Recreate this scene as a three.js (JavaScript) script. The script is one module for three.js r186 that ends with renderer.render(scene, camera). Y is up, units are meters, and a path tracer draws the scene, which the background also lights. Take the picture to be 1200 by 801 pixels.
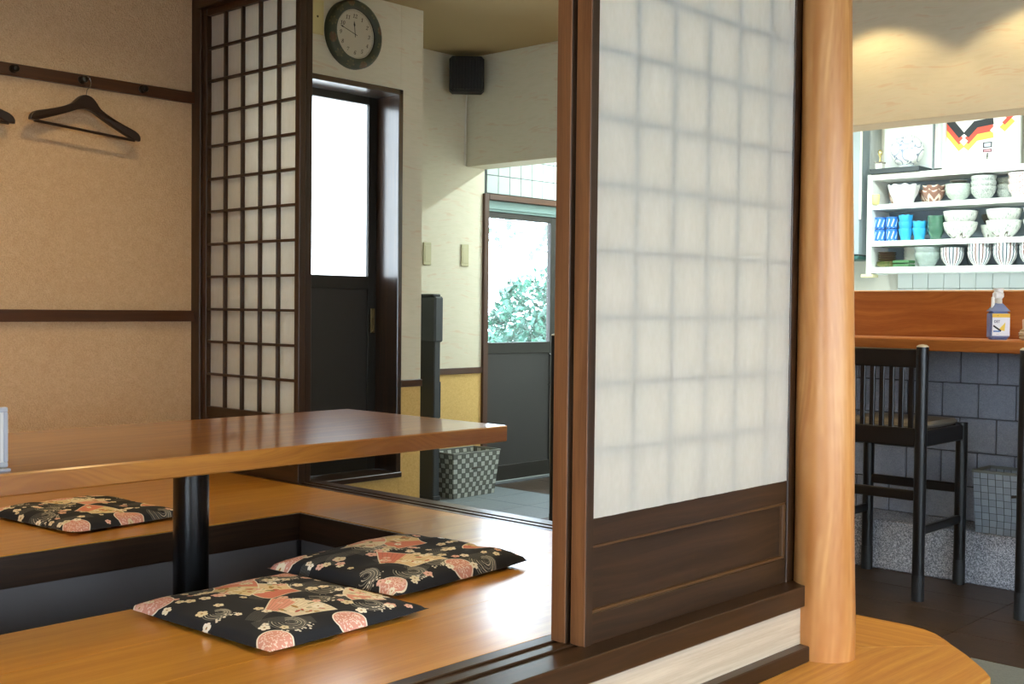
import * as THREE from 'three';
import { mergeGeometries } from 'three/addons/utils/BufferGeometryUtils.js';
import { RectAreaLightUniformsLib } from 'three/addons/lights/RectAreaLightUniformsLib.js';

// ------------------------------------------------------------------ camera, sky, exposure
RectAreaLightUniformsLib.init();
const scene = new THREE.Scene();
const camera = new THREE.PerspectiveCamera(32.551, 1200 / 801, 0.05, 80);
camera.position.set(0, 1.17, 0);
camera.rotation.order = 'YXZ';
camera.rotation.set(THREE.MathUtils.degToRad(-1.66), THREE.MathUtils.degToRad(-47.06), THREE.MathUtils.degToRad(0.6));
const renderer = new THREE.WebGLRenderer({ antialias: true });
renderer.toneMapping = THREE.LinearToneMapping;
renderer.toneMappingExposure = 1.0;
renderer.shadowMap.enabled = true;
scene.background = new THREE.Color().setRGB(9.8, 11.5, 13.2);      // bright overcast sky

const WARM = [1.0, 0.74, 0.36], COOL = [0.82, 0.98, 1.0];
function rectLight(parent, color, intensity, w, h, pos, look) {
  const l = new THREE.RectAreaLight(new THREE.Color().setRGB(...color), intensity, w, h);
  l.position.set(...pos); parent.add(l); l.lookAt(new THREE.Vector3(...look)); return l;
}

// ------------------------------------------------------------------ helpers
let seed = 20240611;
function rnd(a = 0, b = 1) { seed = (seed * 1664525 + 1013904223) >>> 0; return a + (b - a) * seed / 4294967296; }
const names = new Map();
function numbered(n) { const k = names.get(n) ?? 0; names.set(n, k + 1); return k ? n + '_' + String(k).padStart(3, '0') : n; }

// chamfered box between two corners: 44 triangles, flat faces
function boxE(x0, x1, y0, y1, z0, z1, c = 0.002) {
  const cx = (x0 + x1) / 2, cy = (y0 + y1) / 2, cz = (z0 + z1) / 2, hx = (x1 - x0) / 2, hy = (y1 - y0) / 2, hz = (z1 - z0) / 2;
  c = Math.min(c, hx * 0.9, hy * 0.9, hz * 0.9);
  const P = [], h = [hx, hy, hz];
  const pt = (s, k) => [0, 1, 2].map((i) => s[i] * (i === k ? h[i] : h[i] - c));
  const tri = (a, b, d) => {
    const u = b.map((v, i) => v - a[i]), w = d.map((v, i) => v - a[i]);
    const n = [u[1] * w[2] - u[2] * w[1], u[2] * w[0] - u[0] * w[2], u[0] * w[1] - u[1] * w[0]];
    const m = [0, 1, 2].map((i) => a[i] + b[i] + d[i]);
    if (n[0] * m[0] + n[1] * m[1] + n[2] * m[2] < 0) P.push(a, d, b); else P.push(a, b, d);
  };
  const quad = (a, b, d, e) => { tri(a, b, d); tri(a, d, e); };
  for (let k = 0; k < 3; k++) for (const s of [-1, 1]) {
    const i = (k + 1) % 3, j = (k + 2) % 3;
    const q = [[-1, -1], [1, -1], [1, 1], [-1, 1]].map(([a, b]) => { const t = [0, 0, 0]; t[k] = s; t[i] = a; t[j] = b; return pt(t, k); });
    quad(...q);
  }
  for (let k = 0; k < 3; k++) {                        // edges run along k
    const i = (k + 1) % 3, j = (k + 2) % 3;
    for (const a of [-1, 1]) for (const b of [-1, 1]) {
      const t = (s) => { const v = [0, 0, 0]; v[k] = s; v[i] = a; v[j] = b; return v; };
      quad(pt(t(-1), i), pt(t(1), i), pt(t(1), j), pt(t(-1), j));
    }
  }
  for (const a of [-1, 1]) for (const b of [-1, 1]) for (const d of [-1, 1]) { const t = [a, b, d]; tri(pt(t, 0), pt(t, 1), pt(t, 2)); }
  const g = new THREE.BufferGeometry();
  g.setAttribute('position', new THREE.Float32BufferAttribute(P.flatMap((p) => [p[0] + cx, p[1] + cy, p[2] + cz]), 3));
  g.setAttribute('uv', new THREE.Float32BufferAttribute(new Float32Array(P.length * 2), 2));
  g.computeVertexNormals();
  return g;
}
// box mapping in metres; u runs along the grain axis
function uvBox(g, su, sv, grain = 'x', ou = 0, ov = 0) {
  const p = g.attributes.position, n = g.attributes.normal, uv = g.attributes.uv, gi = 'xyz'.indexOf(grain);
  for (let v = 0; v < p.count; v++) {
    const a = [Math.abs(n.getX(v)), Math.abs(n.getY(v)), Math.abs(n.getZ(v))], q = [p.getX(v), p.getY(v), p.getZ(v)];
    const k = a[0] >= a[1] && a[0] >= a[2] ? 0 : a[1] >= a[2] ? 1 : 2;
    let i, j;
    if (k === gi) { i = (k + 1) % 3; j = (k + 2) % 3; } else { i = gi; j = 3 - gi - k; }
    uv.setXY(v, q[i] / su + ou, q[j] / sv + ov);
  }
  return g;
}
function merged(list) { if (list.length === 1) return list[0]; return mergeGeometries(list.map((g) => (g.index ? g.toNonIndexed() : g))); }
function obj(name, geos, m, parent = scene, grain) {
  const list = (Array.isArray(geos) ? geos : [geos]);
  const g = merged(list);
  const t = m.userData.tile;
  if (t && grain) uvBox(g, t[0], t[1], grain, rnd(), rnd());
  const o = new THREE.Mesh(g, m);
  o.name = parent === scene ? numbered(name) : name;
  o.castShadow = o.receiveShadow = true;
  parent.add(o);
  return o;
}
function tag(o, label, category, group) { o.userData.label = label; o.userData.category = category; if (group) o.userData.group = group; return o; }
function thing(name, label, category, [x, y, z] = [0, 0, 0], turn = 0, group) {
  const o = new THREE.Group(); o.name = numbered(name); o.position.set(x, y, z); o.rotation.y = turn; scene.add(o);
  return tag(o, label, category, group);
}
function structGroup(name, label, category) { const o = new THREE.Group(); o.name = numbered(name); scene.add(o); tag(o, label, category); o.userData.kind = 'structure'; return o; }
function struct(name, geos, m, label, category, grain = 'x') { const o = obj(name, geos, m, scene, grain); tag(o, label, category); o.userData.kind = 'structure'; return o; }
function dup(src, label) { const r = src.clone(); r.name = numbered(src.name.replace(/_\d{3}$/, '')); scene.add(r); r.userData = { ...src.userData }; if (label) r.userData.label = label; return r; }
function cyl(r0, r1, y0, y1, x = 0, z = 0, n = 20) { const g = new THREE.CylinderGeometry(r1, r0, y1 - y0, n); g.translate(x, (y0 + y1) / 2, z); return g.toNonIndexed(); }
function lathe(pts, n = 32) { return new THREE.LatheGeometry(pts.map(([a, b]) => new THREE.Vector2(a, b)), n); }
function tube(pts, r, seg = 24, rs = 6) { return new THREE.TubeGeometry(new THREE.CatmullRomCurve3(pts.map((p) => new THREE.Vector3(...p))), seg, r, rs); }

// ------------------------------------------------------------------ computed textures
function lattice(nx, ny, s) {
  const v = new Float32Array(nx * ny); let k = s * 7919 + 13;
  for (let i = 0; i < v.length; i++) { k = (k * 1664525 + 1013904223) >>> 0; v[i] = k / 4294967296; }
  return (u, w) => {
    const x = u * nx, y = w * ny, xi = Math.floor(x), yi = Math.floor(y); let fx = x - xi, fy = y - yi;
    fx = fx * fx * (3 - 2 * fx); fy = fy * fy * (3 - 2 * fy);
    const a = ((xi % nx) + nx) % nx, b = (a + 1) % nx, c = ((yi % ny) + ny) % ny, d = (c + 1) % ny;
    return (v[c * nx + a] * (1 - fx) + v[c * nx + b] * fx) * (1 - fy) + (v[d * nx + a] * (1 - fx) + v[d * nx + b] * fx) * fy;
  };
}
function tex(w, h, fn, srgb = true) {
  const d = new Uint8Array(w * h * 4);
  for (let y = 0; y < h; y++) for (let x = 0; x < w; x++) {
    const c = fn(x / w, y / h), i = (y * w + x) * 4;
    for (let k = 0; k < 3; k++) d[i + k] = Math.max(0, Math.min(255, Math.round((Array.isArray(c) ? c[k] : c) * 255)));
    d[i + 3] = 255;
  }
  const t = new THREE.DataTexture(d, w, h); t.wrapS = t.wrapT = THREE.RepeatWrapping; t.magFilter = THREE.LinearFilter; t.minFilter = THREE.LinearMipmapLinearFilter; t.generateMipmaps = true;
  if (srgb) t.colorSpace = THREE.SRGBColorSpace;
  t.needsUpdate = true; return t;
}
function canvasTex(w, h, draw) {
  const c = document.createElement('canvas'); c.width = w; c.height = h; draw(c.getContext('2d'), w, h);
  const t = new THREE.CanvasTexture(c); t.colorSpace = THREE.SRGBColorSpace; return t;
}
const mix = (a, b, t) => a.map((v, i) => v + (b[i] - v) * t);
function woodTex(a, b, s, stripes = 40, warp = 0.05, fine = 150) {
  const n1 = lattice(3, stripes, s), n2 = lattice(6, fine, s + 1), n3 = lattice(4, 5, s + 2), n4 = lattice(40, fine, s + 3);
  return tex(512, 512, (u, v) => {
    const w = v + warp * (n3(u, v) - 0.5);
    let t = 0.55 * n1(u, w) + 0.28 * n2(u, w) + 0.17 * n4(u, w);
    t = Math.max(0, Math.min(1, (t - 0.25) * 1.8));
    return mix(a, b, t);
  });
}
const hex = (h) => [(h >> 16 & 255) / 255, (h >> 8 & 255) / 255, (h & 255) / 255];
function M(color, rough, extra = {}, tile) {
  const C = extra.physical ? THREE.MeshPhysicalMaterial : THREE.MeshStandardMaterial; delete extra.physical;
  const m = new C({ color, roughness: rough, ...extra }); if (tile) m.userData.tile = tile; return m;
}
const T = {
  deck: woodTex(hex(0xc28228), hex(0xd6993c), 11, 30, 0.03, 170),
  table: woodTex(hex(0x8a5420), hex(0xa9712d), 21, 26, 0.22, 130),
  dark: woodTex(hex(0x2d1e13), hex(0x412c1c), 31, 30, 0.06, 140),
  edge: woodTex(hex(0x744a2b), hex(0x8d5e38), 35, 30, 0.05, 140),
  log: woodTex(hex(0xb4743a), hex(0xcf985c), 41, 18, 0.12, 60),
  step: woodTex(hex(0xb87c34), hex(0xcd9646), 51, 30, 0.05, 150),
  pale: woodTex(hex(0xb8a994), hex(0xcbbda8), 55, 40, 0.02, 170),
  counter: woodTex(hex(0x96521d), hex(0xb36d2e), 61, 22, 0.18, 120),
};
const nA = lattice(128, 128, 71), nB = lattice(24, 24, 72), nC = lattice(256, 256, 73);
const plasterTex = tex(512, 512, (u, v) => { const t = 0.45 * nA(u, v) + 0.35 * nC(u, v) + 0.2 * nB(u, v); return mix(hex(0xbb9872), hex(0xd8ba93), t); });
const plasterBump = tex(512, 512, (u, v) => 0.6 * nA(u, v) + 0.4 * nC(u, v), false);
const pA = lattice(10, 70, 81), pB = lattice(22, 150, 82), pC = lattice(6, 24, 83);
const paperTex = tex(512, 512, (u, v) => {                        // wallpaper: cream with level ochre brush streaks
  const w = v + 0.012 * Math.sin(u * 6.2832 * 2); const t = 0.5 * pA(u, w) + 0.5 * pB(u, w), s = Math.max(0, (t - 0.6) * 2.2) * pC(u, w);
  return mix(mix(hex(0xcec7ae), hex(0xd8d2bd), t), hex(0xc6a583), Math.min(0.4, s * 1.1));
});
const cA = lattice(90, 90, 91), cB = lattice(200, 200, 92);
const mustardTex = tex(256, 256, (u, v) => mix(hex(0xc6a15c), hex(0xdcbb78), 0.55 * cA(u, v) + 0.45 * cB(u, v)));
const concreteTex = tex(512, 512, (u, v) => { const t = 0.4 * nA(u, v) + 0.4 * nC(u, v) + 0.2 * nB(u, v); return mix(hex(0x7d818c), hex(0xa0a4ae), t); });
const pebbleTex = tex(512, 512, (u, v) => { const t = 0.35 * nA(u, v) + 0.65 * nC(u, v); return mix(hex(0x686c74), hex(0xcccfd8), Math.max(0, Math.min(1, (t - 0.3) * 2.3))); });
const shojiA = lattice(60, 14, 101), shojiB = lattice(140, 60, 102);
const shojiTex = tex(512, 512, (u, v) => mix(hex(0xf0eee4), hex(0xf8f6ee), 0.5 * shojiA(u, v) + 0.5 * shojiB(u, v)));
const fA = lattice(14, 90, 111), fB = lattice(120, 120, 112);
const darkFloorTex = tex(512, 512, (u, v) => mix(hex(0x2e231b), hex(0x4b3a2c), 0.55 * fA(u, v) + 0.45 * fB(u, v)));
const greyFloorTex = tex(256, 256, (u, v) => mix(hex(0x6b7478), hex(0x828c90), 0.5 * cA(u, v) + 0.5 * cB(u, v)));

const mat = {
  deck: M(0xffffff, 0.3, { map: T.deck, physical: 1, clearcoat: 0.85, clearcoatRoughness: 0.22 }, [1.3, 0.62]),
  table: M(0xffffff, 0.3, { map: T.table, physical: 1, clearcoat: 0.9, clearcoatRoughness: 0.09 }, [1.1, 0.5]),
  dark: M(0xffffff, 0.38, { map: T.dark }, [0.9, 0.3]),
  rail: M(0x948874, 0.45, { map: T.edge }, [0.9, 0.3]),
  bead: M(0x54391f, 0.4),
  jamb: M(0xffffff, 0.3, { map: T.dark, physical: 1, clearcoat: 1, clearcoatRoughness: 0.18 }, [0.9, 0.3]),
  sill: M(0xffffff, 0.3, { map: T.dark }, [0.9, 0.3]),
  edge: M(0xffffff, 0.45, { map: T.edge }, [0.9, 0.3]),
  log: M(0xffffff, 0.4, { map: T.log, physical: 1, clearcoat: 0.25, clearcoatRoughness: 0.3 }),
  step: M(0xffffff, 0.42, { map: T.step }, [0.9, 0.4]),
  counter: M(0xffffff, 0.38, { map: T.counter }, [0.9, 0.4]),
  plaster: M(0xffffff, 0.95, { map: plasterTex, bumpMap: plasterBump, bumpScale: 0.003 }, [0.55, 0.55]),
  wallpaper: M(0xffffff, 0.9, { map: paperTex }, [0.9, 0.9]),
  mustard: M(0xffffff, 0.9, { map: mustardTex }, [0.6, 0.6]),
  ceiling: M(0xa8966f, 0.95),
  white: M(0xdedbd0, 0.7),
  plasterWhite: M(0xffffff, 0.75, { map: T.pale }, [0.7, 0.25]),
  shoji: M(0xffffff, 1, { map: shojiTex, physical: 1, transmission: 0.64, thickness: 0, side: THREE.DoubleSide }, [0.9, 0.9]),
  block: M(0xffffff, 0.95, { map: concreteTex, bumpMap: plasterBump, bumpScale: 0.002 }, [0.5, 0.5]),
  mortar: M(0x55575c, 0.95),
  pebble: M(0xffffff, 0.9, { map: pebbleTex }, [0.55, 0.55]),
  darkFloor: M(0xffffff, 0.42, { map: darkFloorTex }, [0.6, 0.6]),
  greyFloor: M(0xffffff, 0.4, { map: greyFloorTex }, [0.5, 0.5]),
  black: M(0x0e0f12, 0.32),
  blackPole: M(0x0b0c0e, 0.25),
  alu: M(0x26241f, 0.45, { metalness: 0.25 }),
  aluPanel: M(0x2e2d2b, 0.55),
  pitGrey: M(0x6f6a69, 0.9),
  glass: M(0xffffff, 0.02, { physical: 1, transmission: 1, thickness: 0, ior: 1.45 }),
  frosted: M(0xffffff, 0.75, { physical: 1, transmission: 1, thickness: 0, ior: 1.3 }),
  tile: M(0xaab5b3, 0.22),
  grout: M(0x5c6260, 0.9),
  kitchenTile: M(0xdfe4e2, 0.3),
  cream: M(0xb4ad88, 0.5),
  steel: M(0x9aa3a6, 0.35, { metalness: 0.8 }),
  chrome: M(0xb8b8b4, 0.25, { metalness: 1 }),
  shelfWhite: M(0xeceee9, 0.45),
  lamp: M(0xffffff, 0.6, { emissive: new THREE.Color().setRGB(1, 0.98, 0.92), emissiveIntensity: 2 }),
  lampWarm: M(0xffffff, 0.6, { emissive: new THREE.Color().setRGB(...WARM), emissiveIntensity: 2 }),
};

// ------------------------------------------------------------------ room shell
const CEIL = 2.75;
struct('ceiling', boxE(-2.8, 7.4, CEIL, CEIL + 0.15, -5.5, 2.8, 0.001), mat.ceiling, 'tan ceiling over the dining room and entrance', 'ceiling');
// main floor: sub-slab with separate tiles
{
  const fl = structGroup('floor', 'grey tiled floor and dark brown floor strip along the counter', 'floor');
  obj('subfloor', boxE(-2.8, 7.4, -0.2, -0.012, -5.5, 2.8, 0.001), mat.mortar, fl);
  const place = (x0, x1, z0, z1, sx, sz, m, name) => {
    const nx = Math.max(1, Math.round((x1 - x0) / sx)), nz = Math.max(1, Math.round((z1 - z0) / sz)), dx = (x1 - x0) / nx, dz = (z1 - z0) / nz;
    for (let i = 0; i < nx; i++) for (let j = 0; j < nz; j++) obj(name, boxE(x0 + i * dx + 0.0015, x0 + (i + 1) * dx - 0.0015, -0.014, 0, z0 + j * dz + 0.0015, z0 + (j + 1) * dz - 0.0015, 0.001), m, fl, 'z');
  };
  place(3.96, 5.05, -4.3, 2.6, 0.273, 0.9, mat.darkFloor, 'floor_board');
  place(3.1, 3.96, -4.3, 2.6, 0.43, 0.45, mat.greyFloor, 'floor_tile');
  place(-2.6, 3.1, -1.6, 2.6, 0.6, 0.6, mat.greyFloor, 'floor_tile');
  place(3.1, 5.54, -5.32, -4.3, 0.41, 0.34, mat.greyFloor, 'floor_tile');
  place(5.54, 7.2, -5.32, -4.3, 0.42, 0.34, mat.darkFloor, 'floor_tile');
  place(5.3, 7.2, -4.3, 2.6, 0.48, 0.6, mat.greyFloor, 'floor_tile');
}
// back wall of the alcove with its rails
struct('wall_back', boxE(-1.6, 3.16, 0, CEIL, -5.1, -4.95, 0.001), mat.plaster, 'tan sand plaster wall behind the low table', 'wall');
struct('wall_alcove_end', boxE(-1.6, -1.4, 0, CEIL, -5.1, -1.62, 0.001), mat.plaster, 'tan sand plaster wall at the end of the alcove', 'wall');
struct('trim_1', boxE(-1.4, 3.07, 1.09, 1.142, -4.965, -4.925, 0.003), mat.rail, 'plain dark wooden rail running along the tan wall below the hangers', 'rail');
// coat rail
struct('trim_2', boxE(-1.4, 3.07, 2.126, 2.178, -4.965, -4.925, 0.003), mat.rail, 'dark wooden coat rail with hooks along the tan wall', 'rail');
// corner post and side lintel of the alcove
struct('trim_3', boxE(3.06, 3.2, 0.4, CEIL, -4.96, -4.877, 0.003), mat.dark, 'dark corner post between tan wall and lattice screen', 'post', 'y');
struct('trim_4', boxE(3.04, 3.2, 2.56, 2.66, -4.875, -1.7, 0.003), mat.dark, 'dark wooden head track above the lattice screen', 'lintel', 'z');
struct('wall_side_upper', boxE(3.06, 3.18, 2.66, CEIL, -4.875, -1.7, 0.001), mat.plaster, 'strip of tan plaster above the lattice screen', 'wall');
struct('trim_5', boxE(-1.4, 2.97, 2.56, 2.66, -1.8, -1.62, 0.003), mat.dark, 'dark wooden head track above the paper screen', 'lintel');
struct('wall_front_upper', boxE(-1.4, 2.97, 2.66, CEIL, -1.78, -1.64, 0.001), mat.plaster, 'strip of tan plaster above the paper screen', 'wall');

// raised wooden floor of the alcove
{
  const pf = structGroup('platform_floor', 'raised glossy golden wooden floor around the leg well', 'floor');
  const px0 = 1.0, px1 = 2.66, pz0 = -3.55, pz1 = -2.70;
  const plank = (x0, x1, z0, z1, g = 'x') => obj('plank', boxE(x0 + 0.0004, x1 - 0.0004, 0.372, 0.4, z0 + 0.0004, z1 - 0.0004, 0.0006), mat.deck, pf, g);
  const zs = [-4.95, -4.6, -4.25, -3.9, pz0];
  for (let i = 0; i < 4; i++) plank(-1.4, 3.05, zs[i], zs[i + 1]);
  for (const [a, b] of [[pz0, -3.12], [-3.12, pz1]]) { plank(-1.4, px0, a, b); plank(px1, 3.05, a, b); }
  for (const [a, b] of [[pz1, -2.41], [-2.41, -2.126], [-2.126, -1.8]]) plank(-1.4, 3.05, a, b);
  obj('joist', [boxE(-1.4, 3.05, 0.0, 0.37, -4.95, pz0 - 0.06, 0.001), boxE(-1.4, 3.05, 0, 0.37, pz1 + 0.06, -1.8, 0.001), boxE(-1.4, px0 - 0.06, 0, 0.37, pz0 - 0.06, pz1 + 0.06, 0.001), boxE(px1 + 0.06, 3.05, 0, 0.37, pz0 - 0.06, pz1 + 0.06, 0.001)], mat.pitGrey, pf);
  // leg well: brown rim boards, then grey lining
  obj('rim_board', boxE(px0, px1, 0.298, 0.397, pz0 + 0.0005, pz0 + 0.012, 0.001), mat.dark, pf, 'x');
  obj('rim_board', boxE(px0, px1, 0.298, 0.397, pz1 - 0.012, pz1 - 0.0005, 0.001), mat.dark, pf, 'x');
  obj('rim_board', boxE(px0 + 0.0005, px0 + 0.012, 0.298, 0.397, pz0, pz1, 0.001), mat.dark, pf, 'z');
  obj('rim_board', boxE(px1 - 0.012, px1 - 0.0005, 0.298, 0.397, pz0, pz1, 0.001), mat.dark, pf, 'z');
  obj('well_lining', [boxE(px0, px1, 0, 0.298, pz0 - 0.06, pz0 - 0.02, 0.001), boxE(px0, px1, 0, 0.298, pz1 + 0.02, pz1 + 0.06, 0.001), boxE(px0 - 0.06, px0 - 0.02, 0, 0.298, pz0 - 0.02, pz1 + 0.02, 0.001), boxE(px1 + 0.02, px1 + 0.06, 0, 0.298, pz0 - 0.02, pz1 + 0.02, 0.001), boxE(px0 - 0.02, px1 + 0.02, -0.01, 0.012, pz0 - 0.02, pz1 + 0.02, 0.001)], mat.pitGrey, pf);
}
// sills with sliding grooves
{
  const s = structGroup('trim_6', 'dark front sill with two sliding grooves under the paper screen', 'sill');
  const zc = [[-1.8, -1.762], [-1.741, -1.711], [-1.688, -1.617]];
  obj('sill_base', boxE(-1.4, 2.99, 0.34, 0.395, -1.8, -1.617, 0.003), mat.sill, s, 'x');
  for (const [a, b] of zc) obj('sill_strip', boxE(-1.4, 2.99, 0.39, 0.4, a, b, 0.0015), mat.sill, s, 'x');
  const t = structGroup('trim_7', 'dark side sill with sliding grooves beside the entrance', 'sill');
  obj('sill_base', boxE(3.05, 3.2, 0.28, 0.395, -4.875, -1.7, 0.003), mat.sill, t, 'z');
  for (const [a, b] of [[3.05, 3.08], [3.098, 3.122], [3.14, 3.2]]) obj('sill_strip', boxE(a, b, 0.39, 0.4, -4.875, -1.7, 0.0015), mat.sill, t, 'z');
  struct('wall_platform_front', boxE(-1.4, 2.985, 0.19, 0.345, -1.79, -1.632, 0.001), mat.plasterWhite, 'off white riser board under the front sill', 'riser');
  struct('wall_platform_side', boxE(3.05, 3.17, 0, 0.29, -4.875, -1.7, 0.001), mat.plasterWhite, 'off white riser under the side sill', 'riser');
  struct('baseboard_front', boxE(-1.4, 2.985, 0.188, 0.232, -1.66, -1.6, 0.003), mat.dark, 'dark skirting board at the foot of the white riser', 'skirting');
}
// rounded wooden step, two mitred boards, grain turning the corner
{
  const st = structGroup('step', 'golden oak step with a rounded mitred corner round the pillar', 'step');
  const poly = (pts, grain, name) => {
    const s = new THREE.Shape(); pts.forEach(([x, z], i) => (i ? s.lineTo(x, -z) : s.moveTo(x, -z)));
    const g = new THREE.ExtrudeGeometry(s, { depth: 0.036, bevelEnabled: true, bevelThickness: 0.002, bevelSize: 0.002, bevelOffset: -0.002, bevelSegments: 1 });
    g.rotateX(-Math.PI / 2); g.translate(0, 0.152, 0);
    obj(name, g.index ? g.toNonIndexed() : g, mat.step, st, grain);
  };
  poly([[-1.4, -1.6], [3.135, -1.6], [3.40, -1.375], [3.333, -1.307], [3.265, -1.247], [3.22, -1.21], [3.175, -1.18], [-1.4, -1.18]], 'x', 'step_board');
  poly([[3.135, -1.6], [3.135, -4.0], [3.516, -4.0], [3.522, -1.56], [3.512, -1.51], [3.488, -1.465], [3.45, -1.422], [3.40, -1.375]], 'z', 'step_board');
  obj('step_riser', [boxE(-1.4, 3.1, 0, 0.155, -1.6, -1.22, 0.001), boxE(3.17, 3.47, 0, 0.155, -4.0, -1.5, 0.001), boxE(3.0, 3.3, 0, 0.155, -1.6, -1.32, 0.001)], mat.dark, st, 'x');
}
struct('trim_10', boxE(2.99, 3.05, 0.4, 2.57, -1.722, -1.682, 0.002), mat.dark, 'thin dark jamb between paper screen and pillar', 'jamb', 'y');
// log pillar
{
  const R = 0.087, prof = 48, rings = 26, y0 = 0.186, y1 = CEIL + 0.01, pos = [], uv = [], idx = [];
  const nz = lattice(9, 7, 201), nk = lattice(5, 5, 202);
  for (let j = 0; j <= rings; j++) for (let i = 0; i <= prof; i++) {
    const a = i / prof * Math.PI * 2, t = j / rings, y = y0 + (y1 - y0) * t;
    let r = R * (1 + 0.05 * (nz(i / prof, t) - 0.5) + 0.025 * Math.cos(4 * a + 0.8) + 0.012 * (nk(i / prof, t * 2) - 0.5));
    if (j === 0) r *= 0.97;
    r -= 0.0115 * (y - 0.19); const lean = -0.0115 * (y - 0.19);
    pos.push(Math.cos(a) * r + 0.68 * lean, y, Math.sin(a) * r + 0.73 * lean); uv.push(y / 1.4, i / prof);
  }
  for (let j = 0; j < rings; j++) for (let i = 0; i < prof; i++) { const a = j * (prof + 1) + i, b = a + prof + 1; idx.push(a, b, a + 1, b, b + 1, a + 1); }
  const g = new THREE.BufferGeometry(); g.setAttribute('position', new THREE.Float32BufferAttribute(pos, 3)); g.setAttribute('uv', new THREE.Float32BufferAttribute(uv, 2)); g.setIndex(idx); g.computeVertexNormals();
  const o = obj('pillar', g, mat.log); o.position.set(3.042, 0, -1.602);
  tag(o, 'natural pale log pillar standing on the step beside the paper screen', 'pillar'); o.userData.kind = 'structure';
}

// ------------------------------------------------------------------ entrance
// wall with clock and frosted door (z = -4.65)
{
  const up = 0.783;
  struct('wall_clock', [boxE(3.2, 3.28, 0, CEIL, -4.9, -4.65, 0.001), boxE(3.28, 4.12, 2.295, CEIL, -4.9, -4.65, 0.001), boxE(4.12, 4.277, up, CEIL, -4.9, -4.65, 0.001)], mat.wallpaper, 'cream streaked wallpaper wall carrying the clock', 'wall');
  struct('wall_clock_lower', [boxE(3.2, 4.12, 0, 0.27, -4.9, -4.65, 0.001), boxE(4.12, 4.277, 0, 0.745, -4.9, -4.65, 0.001)], mat.mustard, 'mustard lower wall beside the frosted door', 'wall');
  struct('trim_8', boxE(4.131, 4.284, 0.745, 0.783, -4.9, -4.641, 0.003), mat.rail, 'short brown dado rail beside the frosted door', 'rail');
  struct('wall_return', [boxE(4.15, 4.277, 0, CEIL, -5.4, -4.9, 0.001)], mat.wallpaper, 'cream wall return beside the frosted door', 'wall');
  // door frame and leaf
  const fr = structGroup('door_1', 'dark framed door with frosted glass under the clock', 'door');
  obj('door_frame', [boxE(4.10, 4.131, 0.27, 2.308, -4.88, -4.64, 0.003)], mat.jamb, fr, 'y');
  obj('door_frame', [boxE(3.27, 3.30, 0.27, 2.308, -4.88, -4.64, 0.003)], mat.jamb, fr, 'y');
  obj('door_frame', [boxE(3.27, 4.131, 2.28, 2.308, -4.88, -4.64, 0.003)], mat.jamb, fr, 'x');
  obj('threshold', [boxE(3.27, 4.131, 0.27, 0.298, -4.88, -4.63, 0.003)], mat.dark, fr, 'x');
  const leaf = obj('door_leaf', [boxE(4.042, 4.098, 0.3, 2.278, -4.85, -4.812, 0.002), boxE(3.302, 3.358, 0.3, 2.278, -4.85, -4.812, 0.002), boxE(3.358, 4.042, 2.238, 2.278, -4.85, -4.812, 0.002), boxE(3.358, 4.042, 1.262, 1.33, -4.85, -4.812, 0.002), boxE(3.358, 4.042, 0.3, 0.42, -4.85, -4.812, 0.002)], mat.alu, fr);
  obj('frosted_pane', boxE(3.355, 4.045, 1.327, 2.241, -4.834, -4.83, 0.0005), mat.frosted, leaf);
  obj('kick_panel', boxE(3.355, 4.045, 0.41, 1.27, -4.842, -4.822, 0.002), mat.aluPanel, leaf);
  obj('lock_plate', [boxE(4.058, 4.084, 1.03, 1.16, -4.813, -4.804, 0.002), boxE(4.063, 4.079, 1.11, 1.15, -4.806, -4.796, 0.002), boxE(4.066, 4.076, 1.04, 1.075, -4.806, -4.798, 0.002)], M(0x6d5a38, 0.4, { metalness: 0.7 }), leaf);
}
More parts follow.
